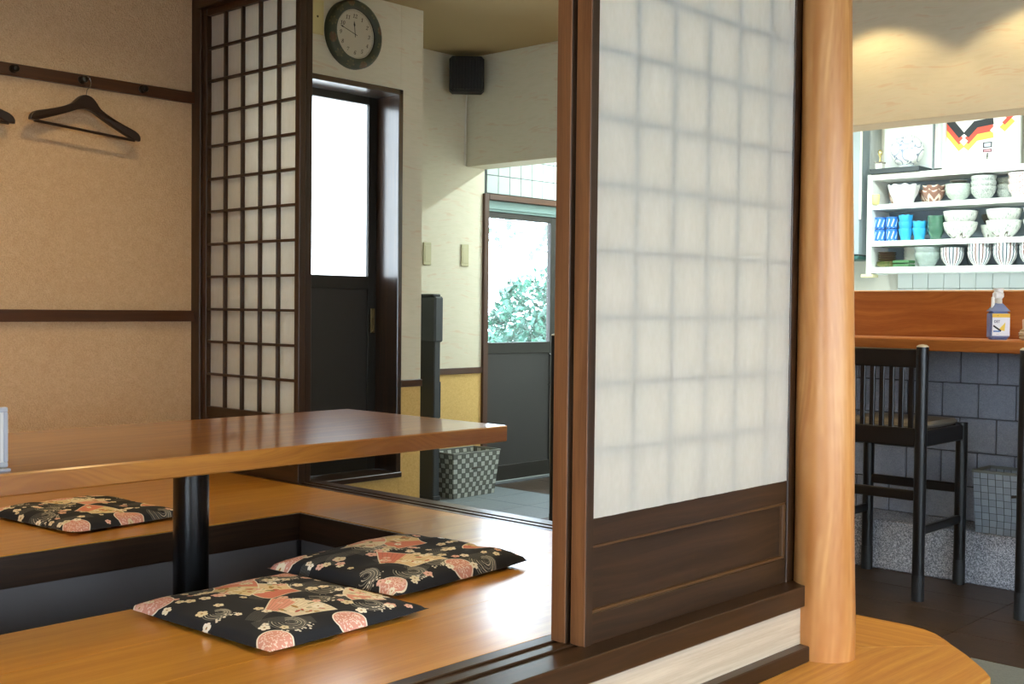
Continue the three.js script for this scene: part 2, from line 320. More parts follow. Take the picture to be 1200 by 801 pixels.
// far wall with switches and sliding door (z = -5.32)
{
  struct('wall_entrance', [boxE(4.277, 5.44, 0.785, CEIL, -5.45, -5.32, 0.001)], mat.wallpaper, 'cream streaked wallpaper wall with two switches', 'wall');
  struct('wall_entrance_lower', [boxE(4.277, 5.44, 0, 0.748, -5.45, -5.32, 0.001)], mat.mustard, 'mustard lower wall behind the woven basket', 'wall');
  struct('trim_9', boxE(4.277, 5.432, 0.747, 0.786, -5.45, -5.308, 0.003), mat.rail, 'brown dado rail above the mustard wall by the sliding door', 'rail');
  // soffit
  struct('wall_soffit', boxE(5.27, 5.457, 2.065, CEIL, -5.32, 2.6, 0.002), mat.wallpaper, 'streaked wallpaper soffit above the counter and entrance', 'wall', 'z');
  // tiled wall above the sliding door and vestibule walls
  const tw = structGroup('wall_tiled', 'white tiled wall above the sliding door', 'wall');
  obj('backing', boxE(5.44, 7.4, 1.91, CEIL, -5.45, -5.327, 0.001), mat.grout, tw);
  const s = 0.1095;
  for (let i = 0; i < 16; i++) for (let j = 0; j < 7; j++) obj('tile', boxE(5.461 + i * s + 0.0018, 5.461 + (i + 1) * s - 0.0018, 1.915 + j * 0.1185 + 0.0018, 1.915 + (j + 1) * 0.1185 - 0.0018, -5.33, -5.32, 0.0015), mat.tile, tw);
  struct('wall_kitchen', boxE(7.2, 7.4, 0, CEIL, -5.45, 2.8, 0.001), mat.white, 'white wall behind the kitchen and vestibule', 'wall');
  struct('wall_partition', boxE(5.457, 7.2, 0, CEIL, -4.1, -4.0, 0.001), mat.white, 'white partition between vestibule and kitchen', 'wall');
  struct('wall_door_side', boxE(6.95, 7.2, 0, 1.91, -5.45, -5.32, 0.001), mat.white, 'white wall beside the sliding door', 'wall');
  // sliding door
  const d = structGroup('door_2', 'sliding entrance door with clear glass showing a garden bush', 'door');
  obj('door_frame', [boxE(5.425, 5.47, 0, 1.91, -5.45, -5.30, 0.003), boxE(6.91, 6.95, 0, 1.91, -5.45, -5.30, 0.003)], mat.rail, d, 'y');
  obj('door_frame', [boxE(5.47, 6.91, 1.872, 1.91, -5.45, -5.30, 0.003)], mat.rail, d, 'x');
  obj('head_rail', [boxE(5.47, 6.91, 1.80, 1.872, -5.42, -5.335, 0.003), boxE(5.47, 6.91, 1.815, 1.83, -5.336, -5.325, 0.002)], M(0x6f8683, 0.4, { metalness: 0.4 }), d);
  obj('floor_track', [boxE(5.47, 6.91, 0, 0.02, -5.42, -5.335, 0.002)], mat.steel, d);
  const leafAt = (x0, x1, z, handle) => {
    const leaf = obj('door_leaf', [boxE(x0, x0 + 0.03, 0.02, 1.80, z - 0.03, z, 0.002), boxE(x1 - 0.07, x1, 0.02, 1.80, z - 0.03, z, 0.002), boxE(x0 + 0.03, x1 - 0.07, 1.76, 1.80, z - 0.03, z, 0.002), boxE(x0 + 0.03, x1 - 0.07, 0.865, 0.94, z - 0.03, z, 0.002), boxE(x0 + 0.03, x1 - 0.07, 0.02, 0.12, z - 0.03, z, 0.002)], mat.alu, d);
    obj('glass_pane', boxE(x0 + 0.028, x1 - 0.068, 0.938, 1.762, z - 0.018, z - 0.013, 0.0005), mat.glass, leaf);
    obj('kick_panel', boxE(x0 + 0.028, x1 - 0.068, 0.11, 0.87, z - 0.024, z - 0.008, 0.002), mat.aluPanel, leaf);
    if (handle) obj('pull_handle', [tube([[x1 - 0.082, 0.64, z], [x1 - 0.085, 0.66, z + 0.03], [x1 - 0.085, 0.75, z + 0.04], [x1 - 0.085, 0.84, z + 0.03], [x1 - 0.082, 0.86, z]], 0.007)], mat.chrome, leaf);
  };
  leafAt(5.47, 6.2, -5.345, true);
  leafAt(6.16, 6.91, -5.38, false);
}

// ------------------------------------------------------------------ counter and kitchen shell
{
  const ft = struct('wall_counter_footing', boxE(5.035, 5.32, 0, 0.224, -3.98, 2.6, 0.006), mat.pebble, 'pebbledash concrete footing along the foot of the counter', 'footing', 'z');
  const bw = structGroup('wall_counter', 'grey concrete block wall under the counter', 'wall');
  obj('mortar', boxE(5.305, 5.42, 0.22, 1.005, -3.98, 2.6, 0.001), mat.mortar, bw);
  const bh = 0.1564, bl = 0.166;
  for (let j = 0; j < 5; j++) for (let i = 0; i < 26; i++) {
    const z = -3.96 + (i + (j % 2 ? 0.5 : 0)) * bl, y = 0.224 + j * bh;
    obj('concrete_block', boxE(5.296, 5.33, y + 0.003, y + bh - 0.003, z + 0.003, z + bl - 0.003, 0.003), mat.block, bw, 'z');
  }
  struct('wall_counter_end', boxE(5.3, 5.457, 0, 2.065, -4.1, -3.985, 0.001), mat.wallpaper, 'short wall closing the far end of the counter', 'wall');
  const ct = thing('bar_counter', 'orange brown wooden bar counter top above the black stools', 'counter', [5.0, 1.0, -1]);
  obj('counter_top', boxE(-0.21, 0.455, 0.008, 0.06, -2.98, 3.6, 0.004), mat.counter, ct, 'z');
  const bp = thing('counter_back_panel', 'upright orange brown wooden back board along the bar counter', 'board', [5.0, 1.0, -1]);
  obj('board', boxE(0.15, 0.175, 0.06, 0.262, -2.98, 3.6, 0.002), mat.counter, bp, 'z');
  obj('top_edge', boxE(0.146, 0.34, 0.262, 0.27, -2.98, 3.6, 0.002), M(0xc99a62, 0.5), bp, 'z');
  const wt = thing('kitchen_worktop', 'pale steel kitchen worktop along the tiled wall behind the counter', 'worktop', [6.85, 0, -2.2]);
  obj('worktop', boxE(-0.4, 0.3, 0.84, 0.88, -1.75, 1.9, 0.004), M(0xd5dad8, 0.4), wt);
  obj('cabinet_body', boxE(-0.36, 0.3, 0.01, 0.84, -1.72, 1.88, 0.003), mat.shelfWhite, wt);
  // kitchen: tiles behind the shelf
  const kt = structGroup('wall_kitchen_tiles', 'pale glazed tiles on the kitchen wall below the white shelf', 'wall');
  obj('backing', boxE(7.165, 7.21, 0.9, 1.46, -3.3, -1.2, 0.001), mat.grout, kt);
  for (let i = 0; i < 21; i++) for (let j = 0; j < 5; j++) obj('tile', boxE(7.155, 7.17, 0.92 + j * 0.1 + 0.0015, 1.02 + j * 0.1 - 0.0015, -3.3 + i * 0.1 + 0.0015, -3.2 + i * 0.1 - 0.0015, 0.0015), mat.kitchenTile, kt);
}
// walls behind the camera with the daylight windows
{
  const wallWithHole = (x, z0, z1, a0, a1, y0, y1) => [boxE(x - 0.2, x, 0, CEIL, z0, a0, 0.001), boxE(x - 0.2, x, 0, CEIL, a1, z1, 0.001), boxE(x - 0.2, x, 0, y0, a0, a1, 0.001), boxE(x - 0.2, x, y1, CEIL, a0, a1, 0.001)];
  struct('wall_left', wallWithHole(-2.6, -1.8, 2.8, -1.2, 1.8, 0.7, 2.2), mat.wallpaper, 'cream wall with a wide window at the end of the aisle', 'wall', 'z');
  struct('wall_left_inner', boxE(-2.6, -1.4, 0, CEIL, -1.9, -1.62, 0.001), mat.plaster, 'plaster wall end beside the aisle window', 'wall');
  struct('wall_front', [boxE(-2.8, -1.2, 0, CEIL, 2.6, 2.8, 0.001), boxE(3.4, 7.4, 0, CEIL, 2.6, 2.8, 0.001), boxE(-1.2, 3.4, 0, 0.6, 2.6, 2.8, 0.001), boxE(-1.2, 3.4, 2.2, CEIL, 2.6, 2.8, 0.001)], mat.wallpaper, 'cream street wall with a wide window', 'wall');
  const w1 = structGroup('window_1', 'wide aisle window in a dark frame', 'window');
  obj('window_frame', [boxE(-2.72, -2.66, 0.7, 0.75, -1.2, 1.8), boxE(-2.72, -2.66, 2.15, 2.2, -1.2, 1.8), boxE(-2.72, -2.66, 0.75, 2.15, -1.2, -1.15), boxE(-2.72, -2.66, 0.75, 2.15, 1.75, 1.8), boxE(-2.72, -2.66, 0.75, 2.15, 0.28, 0.32)], mat.alu, w1);
  for (const [a, b] of [[-1.15, 0.28], [0.32, 1.75]]) obj('pane', boxE(-2.692, -2.688, 0.75, 2.15, a, b, 0.0005), mat.glass, w1);
  const w2 = structGroup('window_2', 'wide street window in a dark frame', 'window');
  obj('window_frame', [boxE(-1.2, 3.4, 0.6, 0.65, 2.68, 2.74), boxE(-1.2, 3.4, 2.15, 2.2, 2.68, 2.74), boxE(-1.2, -1.15, 0.65, 2.15, 2.68, 2.74), boxE(3.35, 3.4, 0.65, 2.15, 2.68, 2.74), boxE(1.08, 1.12, 0.65, 2.15, 2.68, 2.74)], mat.alu, w2);
  for (const [a, b] of [[-1.15, 1.08], [1.12, 3.35]]) obj('pane', boxE(a, b, 0.65, 2.15, 2.708, 2.712, 0.0005), mat.glass, w2);
}

// ------------------------------------------------------------------ lamps
function downlight(x, z, y, I, angle, pen, label, group, color = WARM) {
  const t = thing('downlight', label, 'lamp', [x, y, z], 0, group);
  obj('ring', lathe([[0.045, 0.004], [0.045, -0.006], [0.06, -0.008], [0.066, 0.0], [0.066, 0.004]], 28), mat.white, t);
  obj('lens', cyl(0.045, 0.045, -0.003, 0.001, 0, 0, 24), color === WARM ? mat.lampWarm : mat.lamp, t);
  const s = new THREE.SpotLight(new THREE.Color().setRGB(...color), I, 0, angle, pen, 2);
  s.position.set(0, -0.012, 0); s.castShadow = true; s.shadow.radius = 2; s.shadow.mapSize.set(1024, 1024); s.shadow.bias = -0.0005;
  t.add(s); s.target.position.set(0, -1, 0); t.add(s.target);
}
[-3.31, -2.55, -1.79, -1.03, -0.27].forEach((z, i) => downlight(4.965, z, CEIL - 0.004, 1.9, 0.99, 0.16, ['first', 'second', 'third', 'fourth', 'fifth'][i] + ' recessed downlight along the soffit, counted from the sliding door', 'counter downlights'));
for (const [x, z, I] of [[2.25, -3.95, 4.2], [0.7, -3.6, 4.4], [2.3, -2.3, 4]]) downlight(x, z, CEIL - 0.004, I, 1.25, 0.6, 'small recessed downlight in the alcove ceiling ' + (I > 4.3 ? 'at the wall end of the table' : I > 4.1 ? 'in front of the hangers' : 'above the front cushions'), 'alcove downlights');
for (const [x, z, I, l] of [[3.4, -0.3, 5.5, 'nearest the pillar'], [2.0, 0.3, 11, 'between pillar and aisle window'], [3.9, -3.2, 0.7, 'outside the lattice screen']]) downlight(x, z, CEIL - 0.004, I, 1.2, 0.5, 'small recessed downlight over the aisle ' + l, 'aisle downlights');
function tubeLamp(x, y, z, len, I, label) {
  const t = thing('ceiling_lamp', label, 'lamp', [x, y, z]);
  obj('housing', boxE(-0.06, 0.06, 0.05, CEIL - y, -len / 2 - 0.03, len / 2 + 0.03, 0.006), mat.white, t);
  const g = new THREE.CylinderGeometry(0.016, 0.016, len, 14); g.rotateX(Math.PI / 2); g.translate(0, 0.028, 0);
  obj('tube', g, mat.lamp, t);
  rectLight(t, COOL, I, 0.06, len, [0, 0.006, 0], [x, -10, z]);
}
tubeLamp(6.35, 2.56, -4.5, 0.6, 480, 'bare fluorescent tube lamp in the vestibule');
tubeLamp(5.7, 2.56, -1.9, 1.2, 250, 'bare fluorescent tube lamp over the kitchen beside the counter');
tubeLamp(5.7, 2.56, -3.25, 1.2, 250, 'bare fluorescent tube lamp over the kitchen near the partition');

// ------------------------------------------------------------------ sliding screens
function kumiko(t, a0, a1, y0, y1, cols, rows, depthA, depthB, barW, axis, m, colList) {
  // lattice bars between a0..a1 along the axis, y0..y1 up; depth between depthA..depthB
  const bx = (p0, p1, q0, q1) => (axis === 'x' ? boxE(p0, p1, q0, q1, depthA, depthB, 0.001) : boxE(depthA, depthB, q0, q1, p0, p1, 0.001));
  const cs = colList ?? Array.from({ length: cols - 1 }, (_, i) => a0 + (a1 - a0) * (i + 1) / cols);
  for (const c of cs) obj('lattice_bar', bx(c - barW / 2, c + barW / 2, y0, y1), m, t, 'y');
  for (let j = 1; j < rows; j++) { const y = y0 + (y1 - y0) * j / rows; obj('lattice_bar', bx(a0, a1, y - barW / 2, y + barW / 2), m, t, axis); }
}
function paperSheet(w, h, place, nx = 90, ny = 150, cellW = 0.149, cellH = 0.1535) {
  // paper slack between the lattice bars: soft, mostly upright folds
  const g = new THREE.PlaneGeometry(w, h, nx, ny), p = g.attributes.position, n1 = lattice(34, 16, 301), n2 = lattice(13, 9, 302), n3 = lattice(60, 30, 303);
  for (let i = 0; i < p.count; i++) {
    const x = p.getX(i) / w + 0.5, y = p.getY(i) / h + 0.5, env = Math.min(1, 1.6 * Math.abs(Math.sin(x * w / cellW * Math.PI))) * (0.15 + 0.85 * Math.min(1, 1.5 * Math.abs(Math.sin((y * h - 0.007) / cellH * Math.PI))));
    p.setZ(i, env * (0.0016 * n1(x + 0.03 * n2(x, y), y) + 0.0006 * n2(x, y) + 0.0005 * n3(x, y)));
  }
  const uv = g.attributes.uv; for (let i = 0; i < uv.count; i++) uv.setXY(i, uv.getX(i) * w / 0.9, uv.getY(i) * h / 0.9);
  g.computeVertexNormals(); place(g); return g;
}
// front screens, sliding along x, paper towards the aisle
function frontScreen(x0, z, label, cols) {
  const W = 0.935, th = 0.044, t = thing('paper_screen', label, 'screen', [x0, 0.398, z]);
  const y = (v) => v - 0.398, top = 2.57;
  obj('stile', boxE(0, 0.026, 0, y(top), -th, 0, 0.002), mat.edge, t, 'y');
  obj('stile', boxE(W - 0.034, W, 0, y(top), -th, 0, 0.002), mat.dark, t, 'y');
  obj('stile_face', boxE(0.0012, 0.0265, 0.001, y(top) - 0.001, -0.004, 0.0012, 0.0008), mat.dark, t, 'y');
  obj('bottom_rail', boxE(0.026, W - 0.034, 0, y(0.469), -th + 0.004, -0.004, 0.002), mat.dark, t, 'x');
  obj('middle_rail', boxE(0.026, W - 0.034, y(0.627), y(0.69), -th + 0.004, -0.003, 0.002), mat.dark, t, 'x');
  obj('top_rail', boxE(0.026, W - 0.034, y(2.53), y(top), -th + 0.004, -0.004, 0.002), mat.dark, t, 'x');
  obj('kick_board', boxE(0.02, W - 0.03, y(0.465), y(0.63), -th / 2 - 0.004, -0.016, 0.001), mat.dark, t, 'x');
  obj('bead', [boxE(0.026, W - 0.034, y(0.469), y(0.476), -0.02, -0.007, 0.001), boxE(0.026, W - 0.034, y(0.62), y(0.627), -0.02, -0.007, 0.001), boxE(W - 0.05, W - 0.034, y(0.476), y(0.62), -0.02, -0.006, 0.001), boxE(0.026, 0.036, y(0.476), y(0.62), -0.02, -0.007, 0.001)], mat.bead, t, 'x');
  obj('paper', paperSheet(W - 0.056, y(2.54) - y(0.683), (g) => g.translate(W / 2 - 0.004, (y(2.54) + y(0.683)) / 2, -0.0045)), mat.shoji, t);
  kumiko(t, 0.026, W - 0.034, y(0.69), y(0.69) + 0.1535 * 12, 6, 12, -0.0215, -0.0046, 0.012, 'x', mat.dark, cols);
  return t;
}
frontScreen(2.054, -1.676, 'white paper sliding screen with a brown kick board beside the pillar', [0.181, 0.331, 0.481, 0.624, 0.78]);
frontScreen(2.047, -1.7285, 'second paper sliding screen parked behind the outer one, only its brown edge shows', [0.181, 0.331, 0.481, 0.624, 0.78]);
// side screens, sliding along z, lattice towards the alcove
function sideScreen(x, z0, z1, label, sl, sr) {
  const t = thing('lattice_screen', label, 'screen', [x, 0.398, z0]);
  const L = z1 - z0, y = (v) => v - 0.398, top = 2.57, th = 0.034;
  obj('stile', boxE(0, th, 0, y(top), 0, sl, 0.002), mat.dark, t, 'y');
  obj('stile', boxE(0, th, 0, y(top), L - sr, L, 0.002), mat.dark, t, 'y');
  obj('top_rail', boxE(0.003, th - 0.003, y(2.528), y(top), sl, L - sr, 0.002), mat.dark, t, 'z');
  obj('middle_rail', boxE(0.003, th - 0.003, y(0.64), y(0.69), sl, L - sr, 0.002), mat.dark, t, 'z');
  obj('bottom_rail', boxE(0.003, th - 0.003, 0, y(0.47), sl, L - sr, 0.002), mat.dark, t, 'z');
  obj('kick_board', boxE(0.012, 0.02, y(0.465), y(0.645), sl - 0.004, L - sr + 0.004, 0.001), mat.dark, t, 'z');
  kumiko(t, sl, L - sr, y(0.69), y(2.528), 5, 12, 0.006, 0.024, 0.0115, 'z', mat.dark);
  obj('paper', paperSheet(L - sl - sr + 0.006, y(2.53) - y(0.687), (g) => { g.rotateY(Math.PI / 2); g.translate(0.0255, (y(2.53) + y(0.687)) / 2, L / 2 + (sl - sr) / 2); }, 12, 40), mat.shoji, t);
  return t;
}
sideScreen(3.072, -4.875, -4.117, 'dark lattice screen with white paper between tan wall and frosted door', 0.034, 0.034);
sideScreen(3.114, -4.873, -4.128, 'second lattice screen parked behind the first, showing only its stile', 0.034, 0.034);

// ------------------------------------------------------------------ low table, cushions, menu stand
{
  const t = thing('low_table', 'long low orange brown wooden table on a black steel post', 'table', [1.93, 0, -3.12]);
  obj('table_top', boxE(-0.95, 0.95, 0.72, 0.774, -0.425, 0.425, 0.004), mat.table, t, 'x');
  obj('post', cyl(0.053, 0.053, 0.02, 0.712, 0, 0, 36), mat.blackPole, t);
  obj('top_plate', boxE(-0.14, 0.14, 0.712, 0.72, -0.14, 0.14, 0.002), mat.black, t);
  obj('base_plate', cyl(0.22, 0.2, 0.012, 0.026, 0, 0, 36), mat.black, t);
}
// patterned cushion cloth
function kimonoCloth(k) {
  return canvasTex(1024, 1024, (c, W) => {
    let s = 991 * k + 7; const R = (a, b) => { s = (s * 1664525 + 1013904223) >>> 0; return a + (b - a) * s / 4294967296; };
    c.fillStyle = '#14171e'; c.fillRect(0, 0, W, W);
    c.lineCap = 'round';
    // streams of fine parallel lines
    for (let i = 0; i < 12; i++) {
      const x = R(-100, W), y = R(0, W), len = R(260, 480), a = R(-0.5, 0.5);
      for (let j = 0; j < 10; j++) { c.strokeStyle = 'rgba(122,120,110,0.8)'; c.lineWidth = 3; c.beginPath(); for (let q = 0; q <= 20; q++) { const u = q / 20 * len, v = 20 * Math.sin(u / 70) + j * 8; const px = x + u * Math.cos(a) - v * Math.sin(a), py = y + u * Math.sin(a) + v * Math.cos(a); q ? c.lineTo(px, py) : c.moveTo(px, py); } c.stroke(); }
    }
    // breaking waves: nested scrolls with foam
    for (let i = 0; i < 9; i++) {
      const x = R(0, W), y = R(0, W), r = R(60, 105);
      for (let j = 0; j < 7; j++) { c.strokeStyle = j % 2 ? '#b9b3a2' : '#77766f'; c.lineWidth = 5; c.beginPath(); c.arc(x + j * 4, y, r * (1 - j * 0.13), Math.PI * (0.7 + j * 0.05), Math.PI * (2.1 + j * 0.1)); c.stroke(); }
      for (let j = 0; j < 18; j++) { c.fillStyle = '#d9d2c2'; c.beginPath(); c.arc(x + R(-r, r), y - r * R(0.6, 1.2), R(3, 8), 0, 7); c.fill(); }
    }
    // folding fans, cream with a pink blade section and little flowers
    const fan = (x, y, r, a, w, body, blade) => {
      c.save(); c.translate(x, y); c.rotate(a);
      const path = () => { c.beginPath(); c.moveTo(r * 0.42 * Math.cos(w), -r * 0.42 * Math.sin(w)); c.lineTo(r * Math.cos(w), -r * Math.sin(w)); c.arc(0, 0, r, -w, w); c.lineTo(r * 0.42 * Math.cos(w), r * 0.42 * Math.sin(w)); c.arc(0, 0, r * 0.42, w, -w, true); c.closePath(); };
      path(); c.fillStyle = body; c.fill(); c.save(); c.clip();
      c.fillStyle = blade; c.beginPath(); c.moveTo(0, 0); c.arc(0, 0, r, w * 0.25, w); c.closePath(); c.fill();
      for (let q = 0; q < 16; q++) { c.strokeStyle = 'rgba(110,80,50,0.3)'; c.lineWidth = 3; const t = -w + 2 * w * q / 15; c.beginPath(); c.moveTo(0, 0); c.lineTo(r * Math.cos(t), r * Math.sin(t)); c.stroke(); }
      for (let q = 0; q < 16; q++) { const t = R(-w, w * 0.3), d = R(0.5, 0.95) * r; c.fillStyle = ['#b0894a', '#7d8258', '#bd5f49', '#f0e3c8'][q % 4]; c.beginPath(); c.ellipse(d * Math.cos(t), d * Math.sin(t), R(10, 30), R(5, 13), R(0, 3), 0, 7); c.fill(); }
      c.restore(); path(); c.strokeStyle = '#e9dfca'; c.lineWidth = 7; c.stroke(); c.restore();
    };
    const bodies = ['#e2cd9c', '#e9dcc2', '#e6cfa6'], blades = ['#df8a72', '#e3a08c', '#d67f6c'];
    [[120, 250, 420, 0.25], [900, 560, 400, 2.75], [330, 1010, 380, -0.75], [1040, 90, 330, 2.2]].forEach(([x, y, r, a], i) => fan(x + R(-40, 40), y + R(-40, 40), r, a + R(-0.2, 0.2), R(0.42, 0.55), bodies[(i + k) % 3], blades[(i + k) % 3]));
    // round crests with dotted pink fields
    const crest = (x, y, r) => { c.fillStyle = '#d89886'; c.beginPath(); c.arc(x, y, r, 0, 7); c.fill(); c.fillStyle = '#f1d9ca'; for (let q = 0; q < 130; q++) { const a = R(0, 6.3), d = Math.sqrt(R(0, 1)) * r * 0.88; c.beginPath(); c.arc(x + d * Math.cos(a), y + d * Math.sin(a), 3.4, 0, 7); c.fill(); } c.strokeStyle = '#ecdfcc'; c.lineWidth = 8; c.beginPath(); c.arc(x, y, r, 0, 7); c.stroke(); };
    for (const [x, y] of [[60, 70], [70, 930], [930, 960], [520, 60], [600, 930]]) crest(x + R(-25, 25), y + R(-25, 25), R(75, 110));
    // plum blossoms
    for (let i = 0; i < 85; i++) { const x = R(0, W), y = R(0, W), r = R(10, 20); c.fillStyle = ['#e8dcc2', '#ded0ae', '#e6b7a5', '#efe6d4'][i % 4]; for (let q = 0; q < 5; q++) { c.beginPath(); c.arc(x + r * Math.cos(q * 1.2566), y + r * Math.sin(q * 1.2566), r * 0.72, 0, 7); c.fill(); } c.fillStyle = '#a97b3c'; c.beginPath(); c.arc(x, y, r * 0.3, 0, 7); c.fill(); }
  });
}
function cushion(cx, cz, w, d, turn, k, label, h = 0.05) {
  const n = 40, pos = [], uv = [], idx = [];
  const nz = lattice(7, 7, 400 + k);
  for (const side of [1, -1]) {
    const base = pos.length / 3;
    for (let j = 0; j <= n; j++) for (let i = 0; i <= n; i++) {
      const u = i / n * 2 - 1, v = j / n * 2 - 1;
      const pinch = 1 - 0.045 * (1 - u * u * u * u) * (Math.abs(v) ** 6), pinch2 = 1 - 0.045 * (1 - v ** 4) * (Math.abs(u) ** 6);
      const e = Math.pow(1 - Math.abs(u) ** 5, 0.5) * Math.pow(1 - Math.abs(v) ** 5, 0.5);
      const seam = 0.011 + 0.006 * Math.pow(Math.abs(u * v), 4);
      const y = side > 0 ? seam + (h - 0.012) * e * (0.82 + 0.3 * nz(u * 0.5 + 0.5, v * 0.5 + 0.5)) : Math.max(0.001, seam - 0.011 * e);
      pos.push(u * w / 2 * pinch2, y, v * d / 2 * pinch); uv.push(i / n, j / n);
    }
    for (let j = 0; j < n; j++) for (let i = 0; i < n; i++) { const a = base + j * (n + 1) + i, b = a + n + 1; side > 0 ? idx.push(a, b, a + 1, b, b + 1, a + 1) : idx.push(a, a + 1, b, b, a + 1, b + 1); }
  }
  const g = new THREE.BufferGeometry(); g.setAttribute('position', new THREE.Float32BufferAttribute(pos, 3)); g.setAttribute('uv', new THREE.Float32BufferAttribute(uv, 2)); g.setIndex(idx); g.computeVertexNormals();
  const o = obj('floor_cushion', g, M(0xffffff, 0.85, { map: kimonoCloth(k) }));
  o.position.set(cx, 0.4, cz); o.rotation.y = turn; tag(o, label, 'cushion', 'floor cushions round the low table');
  return o;
}
cushion(1.73, -2.395, 0.50, 0.56, 0.055, 1, 'black floor cushion with pink fans, lying beside the leg well and overlapping its neighbour', 0.046);
cushion(2.283, -2.56, 0.58, 0.51, 0.09, 2, 'plump black patterned floor cushion close to the paper screen edge', 0.062);
cushion(2.035, -3.98, 0.47, 0.57, 0.1, 3, 'black floor cushion with pink fans behind the low table under the hangers', 0.046);
{
  const t = thing('menu_stand', 'small pale grey framed menu stand on the low table', 'menu stand', [1.12, 0.774, -2.75], 0.05);
  const page = canvasTex(256, 384, (c, w, h) => { c.fillStyle = '#c2c0bb'; c.fillRect(0, 0, w, h); c.strokeStyle = '#8a8a90'; c.lineWidth = 4; c.strokeRect(16, 16, w - 32, h - 32); });
  obj('frame', [boxE(-0.09, 0.09, 0.008, 0.02, -0.006, 0.006), boxE(-0.09, 0.09, 0.138, 0.15, -0.006, 0.006), boxE(-0.09, -0.08, 0.02, 0.138, -0.006, 0.006), boxE(0.08, 0.09, 0.02, 0.138, -0.006, 0.006)], M(0x9b9da4, 0.35), t);
  const pg = new THREE.PlaneGeometry(0.162, 0.122); pg.translate(0, 0.079, 0.002); obj('menu_page', pg, M(0xffffff, 0.6, { map: page }), t);
  obj('back_plate', boxE(-0.082, 0.082, 0.018, 0.14, -0.003, 0.0005, 0.0005), mat.white, t);
  obj('foot', boxE(-0.085, 0.085, 0, 0.008, -0.03, 0.03, 0.002), M(0x8d8f96, 0.4), t);
}

// ------------------------------------------------------------------ hooks and hangers
for (const [x, l] of [[1.89, 'dark round coat hook holding the hanger that leaves the picture'], [2.19, 'dark round coat hook on the rail, empty, between the two hangers'], [2.495, 'dark round coat hook holding the nearer wooden hanger'], [2.786, 'dark round coat hook on the rail, empty, beside the lattice screen']]) {
  const t = thing('coat_hook', l, 'hook', [x, 2.153, -4.925], 0, 'hooks on the coat rail');
  const g = lathe([[0.0, 0.0], [0.017, 0.0], [0.017, 0.004], [0.008, 0.007], [0.007, 0.02], [0.013, 0.025], [0.0155, 0.032], [0.012, 0.038], [0, 0.04]], 20); g.rotateX(Math.PI / 2);
  obj('knob', g, M(0x1c1815, 0.4, { metalness: 0.5 }), t);
}
function hanger(x, tilt, yaw, label) {
  const t = thing('coat_hanger', label, 'hanger', [x, 2.15, -4.892], yaw, 'hangers on the coat rail'); t.rotation.order = 'YXZ'; t.rotation.z = tilt;
  const s = new THREE.Shape();
  s.moveTo(0, -0.072); s.bezierCurveTo(0.03, -0.072, 0.042, -0.098, 0.062, -0.118);
  s.bezierCurveTo(0.10, -0.145, 0.17, -0.168, 0.222, -0.186); s.bezierCurveTo(0.244, -0.195, 0.252, -0.208, 0.25, -0.222);
  s.lineTo(0.226, -0.222); s.bezierCurveTo(0.17, -0.196, 0.10, -0.168, 0.05, -0.14); s.bezierCurveTo(0.02, -0.122, -0.02, -0.122, -0.05, -0.14);
  s.bezierCurveTo(-0.10, -0.168, -0.17, -0.196, -0.226, -0.222); s.lineTo(-0.25, -0.222);
  s.bezierCurveTo(-0.252, -0.208, -0.244, -0.195, -0.222, -0.186); s.bezierCurveTo(-0.17, -0.168, -0.10, -0.145, -0.062, -0.118); s.bezierCurveTo(-0.042, -0.098, -0.03, -0.072, 0, -0.072);
  const g = new THREE.ExtrudeGeometry(s, { depth: 0.018, bevelEnabled: true, bevelThickness: 0.005, bevelSize: 0.004, bevelSegments: 2, curveSegments: 10 });
  g.translate(0, 0, -0.009);
  const p = g.attributes.position;                       // shoulders sweep forward
  for (let i = 0; i < p.count; i++) { const q = p.getX(i) / 0.25; p.setZ(i, p.getZ(i) + 0.022 * q * q); }
  g.computeVertexNormals();
  const hm = M(0x24150d, 0.4);
  obj('shoulder', g, hm, t);
  obj('trouser_bar', [tube([[-0.232, -0.226, 0.02], [0.232, -0.226, 0.02]], 0.0062, 4, 8)], hm, t);
  obj('hook', [tube([[0, -0.075, 0], [0.002, -0.045, 0], [0.012, -0.03, 0], [0.017, -0.008, 0], [0.004, 0.014, 0], [-0.014, 0.006, 0], [-0.016, -0.006, 0]], 0.0018, 28, 6)], mat.chrome, t);
}
hanger(2.505, -0.075, 0.0, 'dark wooden coat hanger hanging whole in front of the tan wall');
hanger(1.93, -0.02, 0.1, 'dark wooden coat hanger on the tan wall, cut off so only one shoulder end shows');

